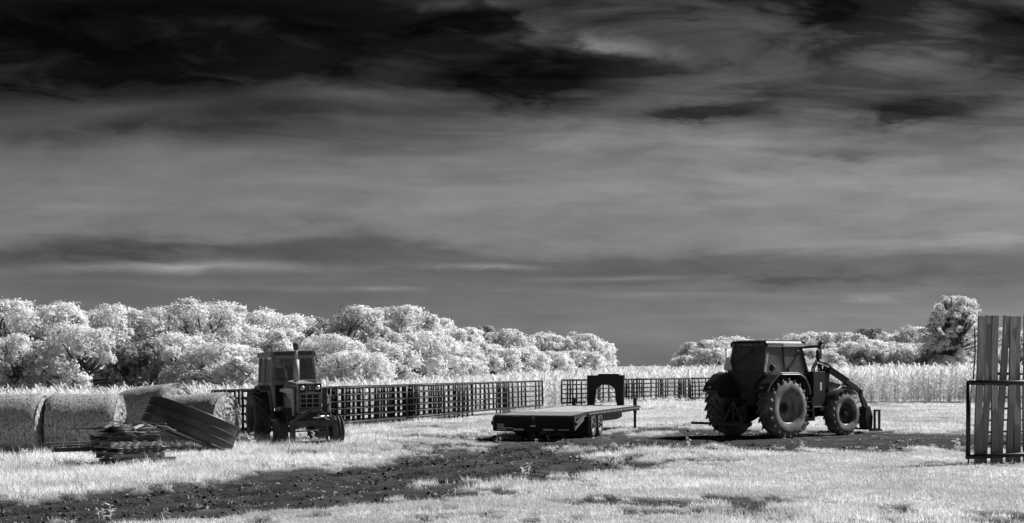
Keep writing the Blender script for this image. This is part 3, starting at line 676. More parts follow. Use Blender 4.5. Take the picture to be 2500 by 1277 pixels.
for a in _T+_F: tree(*a, group='trees of the wood left of the gap', name='bush' if 'bush' in a[0].split() or 'shrub' in a[0] or 'thicket' in a[0] else 'broadleaf_tree', cat='bush' if 'bush' in a[0].split() or 'shrub' in a[0] or 'thicket' in a[0] else 'tree')
for a in _R: tree(*a, group='trees of the far grove right of the gap', name='bush' if 'bush' in a[0].split() or 'shrub' in a[0] else 'broadleaf_tree', cat='bush' if 'bush' in a[0].split() or 'shrub' in a[0] else 'tree')
print('tree tris', TREE_TRIS)
# ---------------------------------------------------------------- hay bales
hr = np.random.RandomState(8)
def bale(label, c, L, R, yaw, tilt, sag=.05):
    root = thing('hay_bale', label, 'hay bale', (c[0], c[1], 0), (0, 0, yaw), 'round hay bales')
    n, m = 72, 26; V, F = [], []
    ph = hr.rand()*50
    NZ = fbm(((np.arange(m+1)/m-.5)*L*2+ph)[:, None]+np.zeros(n), (2*np.pi*np.arange(n)/n*2.5)[None]+np.zeros((m+1, 1)), 3)
    for i in range(m+1):
        t = i/m; x = (t-.5)*L; ed = min(t, 1-t)*L
        for k in range(n):
            a = 2*math.pi*k/n; rr = R*(1-.055*math.exp(-(ed/.07)**2))+.05*(NZ[i, k]-.5)
            z = rr*math.sin(a)*.98; y = rr*math.cos(a)
            if z < -R*.82: z = -R*.82+(z+R*.82)*.3
            V.append((x, y, z))
    for i in range(m):
        for k in range(n): F.append((i*n+k, i*n+(k+1) % n, (i+1)*n+(k+1) % n, (i+1)*n+k))
    zc = R*.86
    o = mesh_obj('bale_body', V, F, M['hay'], root, [True]*len(F)); o.location = (0, 0, zc); o.rotation_euler = (0, tilt, 0)
    for s in (-1, 1):       # wound end faces, rough spiral relief
        b = MB(); rings = 13; vs = []; fs = []
        for i in range(rings+1):
            r = R*.955*(1-i/rings)+.001
            for k in range(48):
                a = 2*math.pi*k/48; x = s*(L/2+.02*math.sin(i*1.9+a)+.035*(hr.rand()-.5)*(i > 0)+.03*(i/rings)); y, z = r*math.cos(a), r*math.sin(a)*.98
                if z < -R*.82: z = -R*.82+(z+R*.82)*.3
                vs.append((x, y, z))
        for i in range(rings):
            for k in range(48): fs.append((i*48+k, i*48+(k+1) % 48, (i+1)*48+(k+1) % 48, (i+1)*48+k))
        b.add(vs, fs); e = b.build('end_face', M['hayend'], root); e.location = (0, 0, zc); e.rotation_euler = (0, tilt, 0)
    # loose straws standing off the surface
    V, F = [], []
    for q in range(1500):
        a = hr.rand()*6.28; x = (hr.rand()-.5)*L*1.0; onend = hr.rand() < .3
        if onend:
            r = R*math.sqrt(hr.rand())*.95; s = 1 if hr.rand() < .7 else -1; p = np.array([s*(L/2+.01), r*math.cos(a), r*math.sin(a)]); nrm = np.array([s, 0, 0])
        else: p = np.array([x, R*math.cos(a), R*.98*math.sin(a)]); nrm = np.array([0, math.cos(a), math.sin(a)])
        if p[2] < -R*.8: continue
        t = hr.normal(size=3); t -= nrm*t.dot(nrm); t /= np.linalg.norm(t); L_ = .05+.12*hr.rand(); w = np.cross(t, nrm)*.004
        e = p+t*L_+nrm*(.01+.045*hr.rand()); F.append((len(V), len(V)+1, len(V)+2)); V += [p-w, p+w, e]
    o = np_mesh('loose_straw', np.array(V), np.array(F), M['twine']); o.parent = root; o.location = (0, 0, zc); o.rotation_euler = (0, tilt, 0); o['kind'] = 'stuff'
    return root
bale('round hay bale cut by the left picture edge', (-12.34, 40.35), 1.70, .82, rad(-2), 0)
bale('round hay bale end to end with the one at the left edge', (-10.56, 40.6), 1.68, .82, rad(2), 0)
bale('tilted round hay bale behind the others, its dark end showing', (-10.55, 48.2), 1.9, .87, rad(-28), rad(-7))
bale('round hay bale behind the leaning stock tank', (-8.62, 45.2), 1.75, .78, rad(-20), rad(-4))
# ---------------------------------------------------------------- stock tank tipped against the bale
def stock_tank():
    root = thing('stock_tank', 'dark ribbed round metal stock tank tipped up beside the pallets', 'stock tank')
    R, H, n = 1.2, .66, 72
    b = MB(); prof = [(R, 0)]
    for z in (.20, .42): prof += [(R, z-.03), (R+.03, z-.016), (R+.03, z+.008), (R, z+.022)]
    prof += [(R, H)]
    b.lathe(prof, 120, 'Z', sm=False); b.lathe([(R-.004, .02), (R-.004, H)], n, 'Z'); wall = b.build('tank_wall', M['tank'], root)
    MB().lathe([(R+.022, H-.018), (R+.026, H), (R+.014, H+.018), (R-.010, H+.014), (R-.012, H-.012)], n, 'Z', closed=True).build('rim_bead', M['tank'], root)
    MB().lathe([(R+.012, -.012), (R+.012, .014), (R-.02, .02)], n, 'Z').lathe([(R-.001, .03), (.6, .034), (.01, .034)], n, 'Z').build('tank_bottom', M['tank'], root)
    for k in (0, 2.1, 4.2): MB().box((math.cos(k)*(R+.004), math.sin(k)*(R+.004), H/2), (.012, .05, H*.94), Matrix.Rotation(k, 3, 'Z')).build('seam', M['tank'], root)
    root.matrix_world = Matrix.Translation((-8.36, 42.0, .39)) @ Matrix.Rotation(rad(20.5), 4, 'Y') @ Matrix.Rotation(rad(-9), 4, 'X')
    return root
stock_tank()
# ---------------------------------------------------------------- pallets and scrap lumber
pr = random.Random(3)
def pallet_proto(wa, wb):
    root = thing('pallet', 'pallet', 'pallet')
    L, D_ = 1.22, 1.02
    for y in (-.46, 0, .46): MB().box((0, y, .0655), (L, .04, .089)).build('stringer', M[wa], root, .003)
    for k in range(7):
        MB().box((-L/2+.05+k*(L-.10)/6, 0, .1195), (.095, D_, .017)).build('deck_board', M[wb], root)
    for k in range(3):
        MB().box((-L/2+.05+k*(L-.10)/2, 0, .0115), (.095, D_, .017)).build('bottom_board', M[wb], root)
    return root
pals = [pallet_proto('dwood', 'pwood'), pallet_proto('pwoodl', 'pwood'), pallet_proto('dwood', 'pwoodl')]
pc = Vector((-8.68, 35.5, 0)); ang = 40
lay = [(.20, -.06, 9, 'lowest pallet of the pile, sunk in the weeds'), (.14, .03, -4, 'second pallet from the ground, jutting out right'), (.10, -.05, 6, 'third pallet from the ground in the pile'), (-.02, -.05, 2, 'fourth pallet from the ground, its pale edge boards showing'), (.0, .02, -2, 'topmost pallet of the pile, carrying the scrap boards')]
u_, v_ = Vector((math.cos(rad(ang)), math.sin(rad(ang)), 0)), Vector((-math.sin(rad(ang)), math.cos(rad(ang)), 0))
pb = pc+u_*.58+v_*.50
for i, (a, b_, yaw, lb) in enumerate(lay):
    p = (pals[0], pals[1], pals[2], pals[1], pals[0])[i]; p = copy_tree(p) if 'put' in p else p; p['put'] = 1
    p.location = pb+u_*a+v_*b_+Vector((0, 0, .02+i*.133)); p.rotation_euler = (rad(pr.uniform(-.6, .6)), 0, rad(ang+yaw)); tag(p, lb, 'pallet', 'pallets in the pile')
for p in [o for o in bpy.data.objects if 'put' in o]: del p['put']
ztop = .02+5*.133
def board(label, a, b, w, t, m='pwood', name='board', cat='board', grp='loose scrap lumber on the pallet pile'):
    o = MB().bar(a, b, w, t).build(name, M[m], None, .004); o['label'] = label; o['category'] = cat; o['group'] = grp; return o
def on(x, y, z): return pb+u_*x+v_*y+Vector((0, 0, z))
board('long thin plank poking far out left from under the top pallet', AT(106, 1083, 36.6), AT(300, 1077, 36.6), .15, .03)
board('second long plank poking out left beside the first, slightly shorter', AT(126, 1090, 36.4), AT(300, 1082, 36.4), .12, .03)
board('thick square timber poking out left below the long planks', AT(128, 1099, 36.2), AT(290, 1094, 36.3), .09, .09, 'dwood', 'timber', 'timber')
board('wide plank lying along the top of the pallet pile', on(-.70, -.25, ztop+.02), on(.35, -.20, ztop+.03), .18, .025)
board('short plank with pale sawn face jutting right from the pile top', on(.10, .28, ztop+.06), on(.95, .42, ztop+.12), .14, .03)
board('thin slat crossing the top of the scrap heap', on(-.50, .30, ztop+.16), on(.55, .10, ztop+.15), .09, .02)
board('topmost slat of the scrap heap, tilted up at its left', on(-.42, .10, ztop+.22), on(.30, .22, ztop+.19), .10, .02)
board('broken slat end sticking out right under the jutting plank', on(.25, -.15, ztop+.05), on(.80, .02, ztop+.03), .09, .02)
board('dark block of timber at the right end of the heap', on(.32, .12, ztop+.06), on(.66, .14, ztop+.06), .10, .10, 'dwood', 'timber', 'timber')
board('round-edged dark post end lying at the foot of the pile', on(.15, -.62, .10), on(.98, -.40, .10), .15, .15, 'dwood', 'timber', 'timber')
board('stub of slat leaning across the heap middle', on(-.15, -.30, ztop+.05), on(.20, .20, ztop+.20), .08, .018)
board('dark broken board lying flat under the topmost slat', on(-.60, .0, ztop+.07), on(.40, .05, ztop+.11), .22, .03, 'dwood')
for i, (x, y, z, an, L_, w_, m_, lb) in enumerate(((-.35, -.1, .13, 20, .8, .11, 'dwood', 'dark slat under the wire, pointing left'), (.05, .25, .25, -12, .75, .09, 'pwood', 'split lath on the heap\'s crest'), (.30, -.05, .17, 35, .6, .12, 'pwoodl', 'pale stub of board on the heap\'s right shoulder'), (-.15, .35, .10, 5, 1.1, .14, 'dwood', 'dark wide board at the back of the heap'), (.45, .30, .05, -25, .7, .10, 'pwood', 'slanting slat at the back right of the heap'), (-.45, -.38, .06, -8, .9, .10, 'dwood', 'dark slat along the front edge of the top pallet'), (.35, -.40, .10, -35, 1.2, .13, 'dwood', 'long dark plank slewed across the heap\'s front'), (-.30, .15, .21, 55, 1.1, .10, 'pwood', 'plank slewed steeply across the heap\'s middle'), (.50, .05, .22, -50, 1.0, .12, 'dwood', 'dark plank end thrust out toward the camera on the right'), (-.55, .20, .15, -28, 1.3, .12, 'dwood', 'dark plank thrust out low on the heap\'s left'))):
    dv = (u_*math.cos(rad(an))+v_*math.sin(rad(an)))*L_/2+Vector((0, 0, pr.uniform(-.07, .08))); c = on(x, y, ztop+z); board(lb, c-dv, c+dv, w_, .022, m_)
b = MB()
for k in range(9):
    a0, a1 = math.pi*k/9, math.pi*(k+1)/9
    b.add([(-.28, .2*math.cos(a0), .13*math.sin(a0)), (.28, .2*math.cos(a0), .13*math.sin(a0)), (.28, .2*math.cos(a1), .13*math.sin(a1)), (-.28, .2*math.cos(a1), .13*math.sin(a1))], [(0, 1, 2, 3)], True)
o = b.build('scrap_sheet', M['scrap']); sm = o.modifiers.new('thick', 'SOLIDIFY'); sm.thickness = .012
o.location = on(-.28, -.32, ztop+.05); o.rotation_euler = (0, 0, rad(ang+8)); tag(o, 'humped dark sheet of scrap on the pile\'s left', 'scrap')
for i, (s, lb) in enumerate(((0, 'thin pale wire curling over the scrap heap'), (1, 'loose pale wire trailing down the heap\'s front'))):
    pts = [on(-.32+.15*k+.05*math.sin(k*2+i), -.32+.08*k*(1-2*i)+.04*math.cos(k*3), ztop+.10+.09*math.sin(k*1.3+i)+.03) for k in range(8)]
    o = MB().tube(pts, .006, 5).build('wire', M['wire']); tag(o, lb, 'wire')
# ---------------------------------------------------------------- freestanding corral panels
def panel_proto(L, ups, name='corral_panel'):
    root = thing(name, 'panel', 'corral panel')
    Hh, low = 1.43, .22
    for k in range(6):
        z = low+(Hh-low)*k/5; r = .045 if k in (0, 5) else .028
        MB().tube([(-L/2, 0, z), (L/2, 0, z)], r, 8).build('rail', M['pipe'], root)
    for x in ups: MB().tube([(x, 0, low), (x, 0, Hh)], .045, 8).build('upright', M['pipe'], root)
    for x in (-L/2+.9, L/2-.9):
        for e in (-.30, .30): MB().tube([(x+e, 0, 0), (x+e, 0, low)], .036, 8).build('foot', M['pipe'], root)
    for x in (-L/2, L/2): MB().tube([(x, 0, low), (x, 0, Hh+.012)], .048, 8).box((x*1.005, 0, .55), (.1, .05, .09)).box((x*1.005, 0, 1.1), (.1, .05, .09)).build('end_post', M['pipe'], root)
    return root
PL = 7.0
pp = panel_proto(PL, [-2.9, -2.35, -.62, 0, .55, 2.35, 2.85])
first = [True]
def put_panel(p0, dirn, s, off, label, group, flip=False, dz=0):
    q = pp if first[0] else copy_tree(pp); first[0] = False
    n = Vector((dirn.y, -dirn.x, 0)); c = Vector(p0)+dirn*(s+PL/2)+n*off
    q.location = (c.x, c.y, dz); q.rotation_euler = (rad(pr.uniform(-1.5, 1.5)), 0, math.atan2(dirn.y, dirn.x)+(math.pi if flip else 0)); tag(q, label, 'corral panel', group)
A = Vector((-9.05, 49.6, 0)); B = Vector((1.50, 82.4, 0)); dA = (B-A).normalized()
g1 = 'corral panels in the long row behind the old tractor'
LY = ['rearmost', 'second from the back', 'third from the back', 'fourth from the back', 'frontmost']  # layers of a stack
for i, (s, off, fl) in enumerate(((0, 0, 0), (.38, .22, 1), (.85, .42, 0), (1.25, .62, 1))): put_panel(A, dA, s, off, (LY[:3]+LY[4:])[i]+' of four corral panels stacked behind and left of the old tractor', g1, fl)
for i, (s, off, fl) in enumerate(((7.2, 0, 0), (7.6, .22, 1), (8.15, .42, 1), (8.6, .62, 0), (6.7, .84, 0))): put_panel(A, dA, s, off, LY[i]+' of the five corral panels stacked just right of the old tractor', g1, fl)
for i, (s, off, fl) in enumerate(((14.3, .05, 0), (14.9, .30, 1), (15.3, .52, 0), (13.9, .80, 1))): put_panel(A, dA, s, off, (LY[:3]+LY[4:])[i]+' of the four corral panels stacked mid-row, well left of the trailer', g1, fl)
put_panel(A, dA, 21.4, 0, 'open-barred corral panel just left of the row\'s last one', g1, 0)
put_panel(A, dA, 21.9, .26, 'corral panel lying against the one before the row\'s last', g1, 1)
put_panel(A, dA, 27.6, 0, 'last open-barred corral panel of the long row, by the gap', g1, 1)
A2 = Vector((2.62, 87.0, 0)); d2 = (Vector((13.4, 103.5, 0))-A2).normalized(); g2 = 'corral panels in the row behind the trailer'
put_panel(A2, d2, 0, 0, 'front corral panel at the gap end of the row behind the gooseneck', g2)
put_panel(A2, d2, .5, .25, 'rear corral panel at the gap end of the row behind the gooseneck', g2, 1)
for i, (s, off, fl) in enumerate(((7.1, 0, 0), (7.5, .25, 1), (6.8, .5, 0))): put_panel(A2, d2, s, off, ('rearmost', 'middle', 'frontmost')[i]+' of three corral panels layered between gooseneck and newer tractor', g2, fl)
for i, (s, off, fl) in enumerate(((14.2, 0, 1), (14.6, .25, 0))): put_panel(A2, d2, s, off, ('rear', 'front')[i]+' one of two corral panels running behind the newer tractor\'s rear wheel', g2, fl)
# ---------------------------------------------------------------- wheels
def wheel(parent, c, R, Wd, rr, side, tm, rm, lugs=0, ribs=0, dish=.12, lugh=.05, hubr=.16, bolts=8, spin=0, name='wheel', cut=False):
    """axis along X; side = +1/-1 is the outward direction; tyre, rim and hub are sub-parts"""
    w = bpy.data.objects.new(name, None); COL.objects.link(w); w.parent = parent; w.location = c; w.rotation_euler = (spin, 0, 0); w.empty_display_size = .2
    h = Wd/2; Rb = R-(lugh if lugs else 0)
    b = MB(); b.lathe([(rr, -h*.86), (rr+.03, -h*.92), (rr+.25*(Rb-rr), -h*1.02), (rr+.55*(Rb-rr), -h*1.05), (Rb-.06*R, -h*.98), (Rb-.02*R, -h*.86), (Rb, -h*.45), (Rb+.004, 0),
                       (Rb, h*.45), (Rb-.02*R, h*.86), (Rb-.06*R, h*.98), (rr+.55*(Rb-rr), h*1.05), (rr+.25*(Rb-rr), h*1.02), (rr+.03, h*.92), (rr, h*.86)], 64)
    if lugs:
        for s in (-1, 1):
            for k in range(lugs):
                a0 = 2*math.pi*(k+(.5 if s > 0 else 0))/lugs; secs = []
                for t in (0, .3, .65, 1):
                    x = s*h*(1.03-.99*t); a = a0-.30*t**.85*(22/lugs); base = Rb-(.05*R if t == 0 else .02); tp = R-(.035*R if t == 0 else 0); wd = .030*(1.2 if t in (0, 1) else 1)*(R/.9)
                    da = wd/R
                    secs.append([(x, math.cos(a-da)*base, math.sin(a-da)*base), (x, math.cos(a-da*.7)*tp, math.sin(a-da*.7)*tp), (x, math.cos(a+da*.7)*tp, math.sin(a+da*.7)*tp), (x, math.cos(a+da)*base, math.sin(a+da)*base)])
                b.loft(secs)
    for k in range(ribs):
        x = h*(-.7+1.4*k/(ribs-1)); b.lathe([(Rb-.01, x-h*.14), (Rb+.025, x-h*.10), (Rb+.025, x+h*.10), (Rb-.01, x+h*.14)], 48)
    b.build('tyre', M[tm], w)
    s = side; r = MB()
    r.lathe([(rr+.012, s*h*.90), (rr+.016, s*h*.80), (rr-.012, s*h*.76), (rr-.03, s*h*.62), (rr-.05, s*h*.40), (rr-.055, s*h*.10), (rr-.02, -s*h*.5), (rr+.01, -s*h*.88)], 48)
    d0 = s*(h*.62-dish)
    if cut:      # dished disc bolted to the rim by three lugs, open crescents between
        secs = 48; vs = []; 
        for k in range(secs):
            a = 2*math.pi*k/secs; q = rr-.05-.075*max(0, math.cos(3*a+.4))**2; vs += [(d0+s*.05, q*math.cos(a), q*math.sin(a)), (d0, (rr*.62)*math.cos(a), (rr*.62)*math.sin(a)), (d0+s*.012, .02*math.cos(a), .02*math.sin(a))]
        fs = []
        for k in range(secs):
            n = (k+1) % secs; fs += [(3*k, 3*n, 3*n+1, 3*k+1), (3*k+1, 3*n+1, 3*n+2, 3*k+2)]
        r.add(vs, fs, True)
    else: r.lathe([(rr-.05, d0+s*.03), (rr*.80, d0), (rr*.5, d0+s*.03), (.01, d0+s*.035)], 40)
    r.build('rim', M[rm], w)
    g = MB(); g.lathe([(hubr, d0+s*.0), (hubr, d0+s*.06), (hubr*.85, d0+s*.09), (.005, d0+s*.10)], 24)
    for k in range(bolts):
        a = 2*math.pi*k/bolts; g.lathe([(.022, d0), (.022, d0+s*.05), (.002, d0+s*.052)], 8, c=(0, math.cos(a)*hubr*1.35, math.sin(a)*hubr*1.35))
    g.build('hub', M['vblack'], w)
    return w
def ring_arch(b, yc, zc, R, a0, a1, x0, x1, th=.03, n=14):
    """fender strip round a wheel"""
    secs = []
    for k in range(n+1):
        a = rad(a0+(a1-a0)*k/n); c_, s_ = math.cos(a), math.sin(a)
        secs.append([(x0, yc+R*c_, zc+R*s_), (x1, yc+R*c_, zc+R*s_), (x1, yc+(R+th)*c_, zc+(R+th)*s_), (x0, yc+(R+th)*c_, zc+(R+th)*s_)])
    b.loft(secs)
# ---------------------------------------------------------------- gooseneck flatbed trailer
def trailer():
    rr_ = Vector((1.82, 48.0, 0)); fr = Vector((4.50, 57.75, 0)); fw = (fr-rr_).normalized(); yaw = math.atan2(fw.y, fw.x)-math.pi/2
    L = (fr-rr_).length; Wt = 2.44; rt = Vector((fw.y, -fw.x, 0)); o = rr_-rt*Wt/2
    root = thing('flatbed_trailer', 'black gooseneck flatbed trailer with plank deck and tandem wheels', 'trailer', o, (0, 0, yaw))
    zd = .80; TL = 1.75           # deck height, length of the sloping tail
    hw = Wt/2
    # planks of the flat deck and of the dipped tail
    npk = 11; pw = (Wt-.16)/npk
    for k in range(npk):
        x = -hw+.08+pw*(k+.5); jz = pr.uniform(-.004, .004)
        MB().box((x, (TL+L-.12)/2, zd-.022+jz), (pw-.012, L-.12-TL, .04)).build('deck_plank', M['deck'], root, .003)
    for k in range(6):
        y0 = .08+k*(TL-.12)/6; MB().box((0, y0+.13, zd-.075+.045*(k/5)), (Wt-.2, (TL-.12)/6-.014, .035), Euler((rad(1.8), 0, 0))).build('tail_plank', M['deckd'], root, .003)
    # frame
    f = MB(); f.bb((-hw, TL, zd-.16), (-hw+.075, L, zd-.002)).bb((hw-.075, TL, zd-.16), (hw, L, zd-.002)).bb((-hw, L-.075, zd-.16), (hw, L, zd+.003))
    f.bar((-hw+.04, .02, zd-.12), (-hw+.04, TL, zd-.08), .08, .12).bar((hw-.04, .02, zd-.12), (hw-.04, TL, zd-.08), .08, .12)
    for y in np.arange(TL+.3, L-.3, .62): f.box((0, y, zd-.10), (Wt-.16, .06, .09))
    f.build('deck_frame', M['tsteel'], root, .004)
    for s in (-.55, .55):
        b = MB(); b.prism([(.3, zd-.14), (L-.05, zd-.14), (L-.05, zd-.40), (L-1.0, zd-.46), (2.0, zd-.42), (.3, zd-.30)], s-.05, s+.05); b.build('main_beam', M['tsteel'], root)
    # rub rail with stake pockets down both sides
    for s in (-1, 1):
        MB().bar((s*(hw+.045), TL, zd-.06), (s*(hw+.045), L-.02, zd-.06), .015, .055).build('rub_rail', M['tlit'], root)
        for y in np.arange(TL+.25, L-.1, .52): MB().box((s*(hw+.022), y, zd-.07), (.036, .09, .11)).build('stake_pocket', M['tlit'], root)
    # tail: two folded ramps, bumper, lamps
    for s in (-1, 1):
        x0, x1 = s*.04, s*(hw-.03)
        b = MB(); b.bb((x0, -.03, .36), (x1, .03, zd-.10))
        for z in (.42, .52, .62): b.bb((x0, -.045, z-.015), (x1, -.03, z+.015))
        b.build('loading_ramp', M['tsteel'], root, .004)
        MB().bb((s*.02, -.035, .44), (s*.05, .02, .70)).build('ramp_hinge', M['tlit'], root)
        a = MB(); a.bar((s*(hw+.01), .02, zd-.10), (s*(hw+.01), .02, .30), .05, .09).bar((s*(hw+.01), .06, .36), (s*(hw+.01), 1.15, zd-.20), .05, .07).bar((s*(hw+.01), .06, .50), (s*(hw+.01), 1.3, zd-.12), .04, .04); a.build('tail_brace', M['tlit'], root)
        MB().lathe([(.055, -.03), (.06, 0), (.055, .03), (.005, .035)], 14, 'X', (s*(hw+.055), .04, .50)).build('side_lamp', M['tsteel'], root)
    MB().bb((-hw, -.055, .26), (hw, .045, .355)).build('bumper', M['tsteel'], root, .006)
    for x0, x1, h in ((-1.12, -.82, .022), (-.62, -.30, .045), (.30, .62, .045), (.74, 1.08, .024)): MB().bb((x0, -.062, .318-h/2), (x1, -.0555, .318+h/2)).build('reflector_strip', M['refl'], root)
    MB().bb((-.09, -.075, .40), (.06, -.046, .445)).build('tail_lamp', M['refl'], root)
    pl = MB().bb((-1.10, -.062, .385), (-.90, -.050, .485)).build('number_plate', M['plate'], root)
    letters('plate_number', '78415', .068, M['ink'], pl, Matrix.Translation((-1.0, -.0625, .435)) @ Matrix.Rotation(math.pi/2, 4, 'X'), .001)
    # tandem axle, dual wheels tucked under the deck
    for y in (2.62, 3.60):
        MB().tube([(-1.0, y, .36), (1.0, y, .36)], .055, 10).build('axle', M['tsteel'], root)
        for s in (-1, 1):
            wheel(root, (s*1.13, y, .365), .365, .20, .20, s, 'tyre', 'rimw', dish=.03, hubr=.06, bolts=6, spin=.3)
            wheel(root, (s*.88, y, .365), .365, .20, .20, s, 'tyre', 'rimd', dish=.05, hubr=.06, bolts=0, spin=.1)
    for s in (-1, 1): MB().bb((s*.68, 2.05, .14), (s*1.20, 2.075, .60)).build('mud_flap', M['vblack'], root)
    MB().bb((-.62, 1.9, .22), (.30, 2.0, .50)).build('spare_rack', M['tsteel'], root)
    # gooseneck: two posts, top beam, coupler, jacks
    yn = L-.02; gw = .66; zt = 1.86
    for s in (-1, 1):
        b = MB(); b.prism([(s*gw, zd-.1), (s*gw, zt), (s*(gw-.52), zt), (s*(gw-.52), zt-.34), (s*(gw-.34), zt-.46), (s*(gw-.24), zd-.1)], yn-.03, yn+.03, 'Y'); b.bb((s*gw, yn-.08, zd-.1), (s*(gw-.14), yn+.08, zt)); b.build('neck_post', M['tsteel'], root)
        b = MB(); b.bar((s*(gw-.07), yn+.05, zt-.13), (s*.16, yn+2.3, zt-.13), .12, .24); b.build('neck_beam', M['tsteel'], root)
        j = MB(); xj = s*(hw-.12); b = j; b.bb((xj-.055, L-.30, .55), (xj+.055, L-.18, zd+.27)).bb((xj-.04, L-.285, .035), (xj+.04, L-.195, .56)).bb((xj-.08, L-.33, .0), (xj+.08, L-.15, .035)).prism([(L-.42, zd-.16), (L-.10, zd-.16), (L-.16, .56), (L-.32, .56)], xj-.03, xj+.03); b.build('landing_jack', M['tsteel'], root, .004)
    MB().bb((-gw, yn-.09, zt-.34), (gw, yn+.09, zt)).prism([(-.30, zt), (-.22, zt+.055), (.46, zt+.055), (.54, zt)], yn-.08, yn+.08, 'Y').build('neck_crossbeam', M['tsteel'], root, .006)
    MB().bb((-.14, yn+2.15, zt-.28), (.14, yn+2.5, zt)).tube([(0, yn+2.32, .98), (0, yn+2.32, zt-.2)], .06, 12).build('coupler', M['tsteel'], root)
    pts = [(.34, yn+.1, 1.60), (.36, yn+.12, 1.42), (.42, yn+.12, 1.30), (.52, yn+.1, 1.34), (.56, yn+.05, 1.48)]
    MB().tube(pts, .012, 6).build('safety_chain', M['tsteel'], root)
    letters('post_marking', 'LP', .11, M['tlit'], root, Matrix.Translation((-.50, yn-.085, 1.40)) @ Matrix.Rotation(math.pi/2, 4, 'X'), .002)
    return root
trailer()
# ---------------------------------------------------------------- newer tractor, seen from behind its right side
def new_tractor():
    f = Vector((.763, .647, 0)); yaw = math.atan2(f.y, f.x)-math.pi/2
    T = thing('farm_tractor', 'dark newer tractor with glazed cab, big lugged tyres and front loader', 'tractor', (7.62, 51.15, 0), (0, 0, yaw))
    K, P_, Lt = M['vblack'], M['vbody'], M['vlite']
    for s in (1, -1):
        wr = wheel(T, (s*1.07, 0, .90), .93, .58, .47, s, 'tyred', 'rim', lugs=20, dish=.16, lugh=.07, hubr=.125, bolts=8, spin=.2*s, cut=True)
        if s > 0:
            for k, ch in enumerate('Firestone'):
                a = rad(-62-(k-4)*-4.4); R_ = .68
                letters('tyre_lettering', ch, .085, M['tyre'], wr, Matrix.Rotation(-.2*s, 4, 'X') @ Matrix.Translation((.268+.012, R_*math.cos(a), R_*math.sin(a))) @ Matrix.Rotation(a+math.pi/2, 4, 'X') @ Matrix.Rotation(math.pi/2, 4, 'Y') @ Matrix.Rotation(math.pi/2, 4, 'Z'), .004)
        wheel(T, (s*1.0, 2.95, .68), .70, .44, .36, s, 'tyred', 'rimd', lugs=19, dish=.06, lugh=.04, hubr=.15, bolts=8, spin=.1*s)
    # chassis, transmission, axles, belly
    b = MB(); b.bb((-.32, -.35, .62), (.32, 1.3, 1.35)).bb((-.26, 1.25, .60), (.26, 3.3, 1.10)).bb((-.20, 3.2, .62), (.20, 3.75, 1.0)); b.build('chassis', K, T, .02)
    MB().tube([(-.95, 0, .89), (.95, 0, .89)], [.17, .17], 16).build('rear_axle', K, T); MB().bar((-.85, 2.95, .66), (.85, 2.95, .66), .16, .18).build('front_axle', K, T, .02)
    MB().bb((.34, 1.25, .58), (.72, 2.15, 1.15)).prism([(1.3, .45), (2.1, .45), (2.2, .60), (1.2, .60)], -.5, .6).build('fuel_tank', K, T, .03)
    # bonnet and nose
    b = MB(); b.loft([[(-.40, y, 1.05), (.40, y, 1.05), (.42, y, z-.16), (.34, y, z-.02), (.2, y, z), (-.2, y, z), (-.34, y, z-.02), (-.42, y, z-.16)] for y, z in ((1.62, 1.95), (2.3, 1.93), (3.1, 1.86), (3.6, 1.76))]+[[(-.36, 3.82, 1.05), (.36, 3.82, 1.05), (.36, 3.8, 1.5), (.30, 3.78, 1.60), (.18, 3.77, 1.63), (-.18, 3.77, 1.63), (-.30, 3.78, 1.60), (-.36, 3.8, 1.5)]])
    hood = b.build('bonnet', P_, T, .015)
    for y in (2.0, 2.55): MB().bb((.421, y, 1.35), (.428, y+.42, 1.70)).build('side_grille', M['grille'], hood)
    MB().bb((.421, 1.75, 1.28), (.435, 3.4, 1.31)).build('trim_strip', M['rim'], hood)
    # cab frame
    zf, zg, ze, zr = 1.25, 1.98, 2.80, 2.98
    hw = .72; pil = [(-hw, -.42), (hw, -.42), (hw, 1.62), (-hw, 1.62)]; tp = [(-.68, -.24), (.68, -.24), (.68, 1.30), (-.68, 1.30)]
    b = MB(); b.loft([[(-.70, -.40, zf), (.70, -.40, zf), (.72, 1.62, zf), (-.72, 1.62, zf)], [(-.73, -.46, zg), (.73, -.46, zg), (.73, 1.64, zg), (-.73, 1.64, zg)]]); b.build('cab_base', K, T, .02)
    b = MB()
    for (x0, y0), (x1, y1) in zip(pil, tp): b.bar((x0, y0, zg-.05), (x1, y1, ze+.03), .075, .075)
    for s in (-1, 1): b.bar((s*.735, .50, zg-.05), (s*.69, .44, ze+.03), .07, .05)
    b.bar((-.7, -.43, zg+.02), (.7, -.43, zg+.02), .06, .07).bar((-.66, -.25, ze), (.66, -.25, ze), .07, .07); b.build('cab_frame', K, T, .008)
    # light grey rear corner post faces
    for s in (1, -1): MB().bar((s*.735, -.44, zg+.02), (s*.690, -.25, ze-.02), .05, .10).build('corner_post', M['rim'], T)
    MB().bar((.748, -.36, zg+.28), (.705, -.235, ze-.03), .014, .035).build('grab_rail', Lt, T)
    def pane(pts, nm):
        o = mesh_obj(nm, [Vector(p) for p in pts], [(0, 1, 2, 3)], M['glass'], T); o.modifiers.new('t', 'SOLIDIFY').thickness = .006; return o
    rw = pane([(-.68, -.445, zg+.05), (.68, -.445, zg+.05), (.63, -.275, ze-.04), (-.63, -.275, ze-.04)], 'rear_window')
    MB().bar((-.42, -.42, zg+.34), (.10, -.34, ze-.16), .022, .02).bar((.10, -.34, ze-.16), (.16, -.32, ze-.10), .05, .03).build('wiper', K, rw)
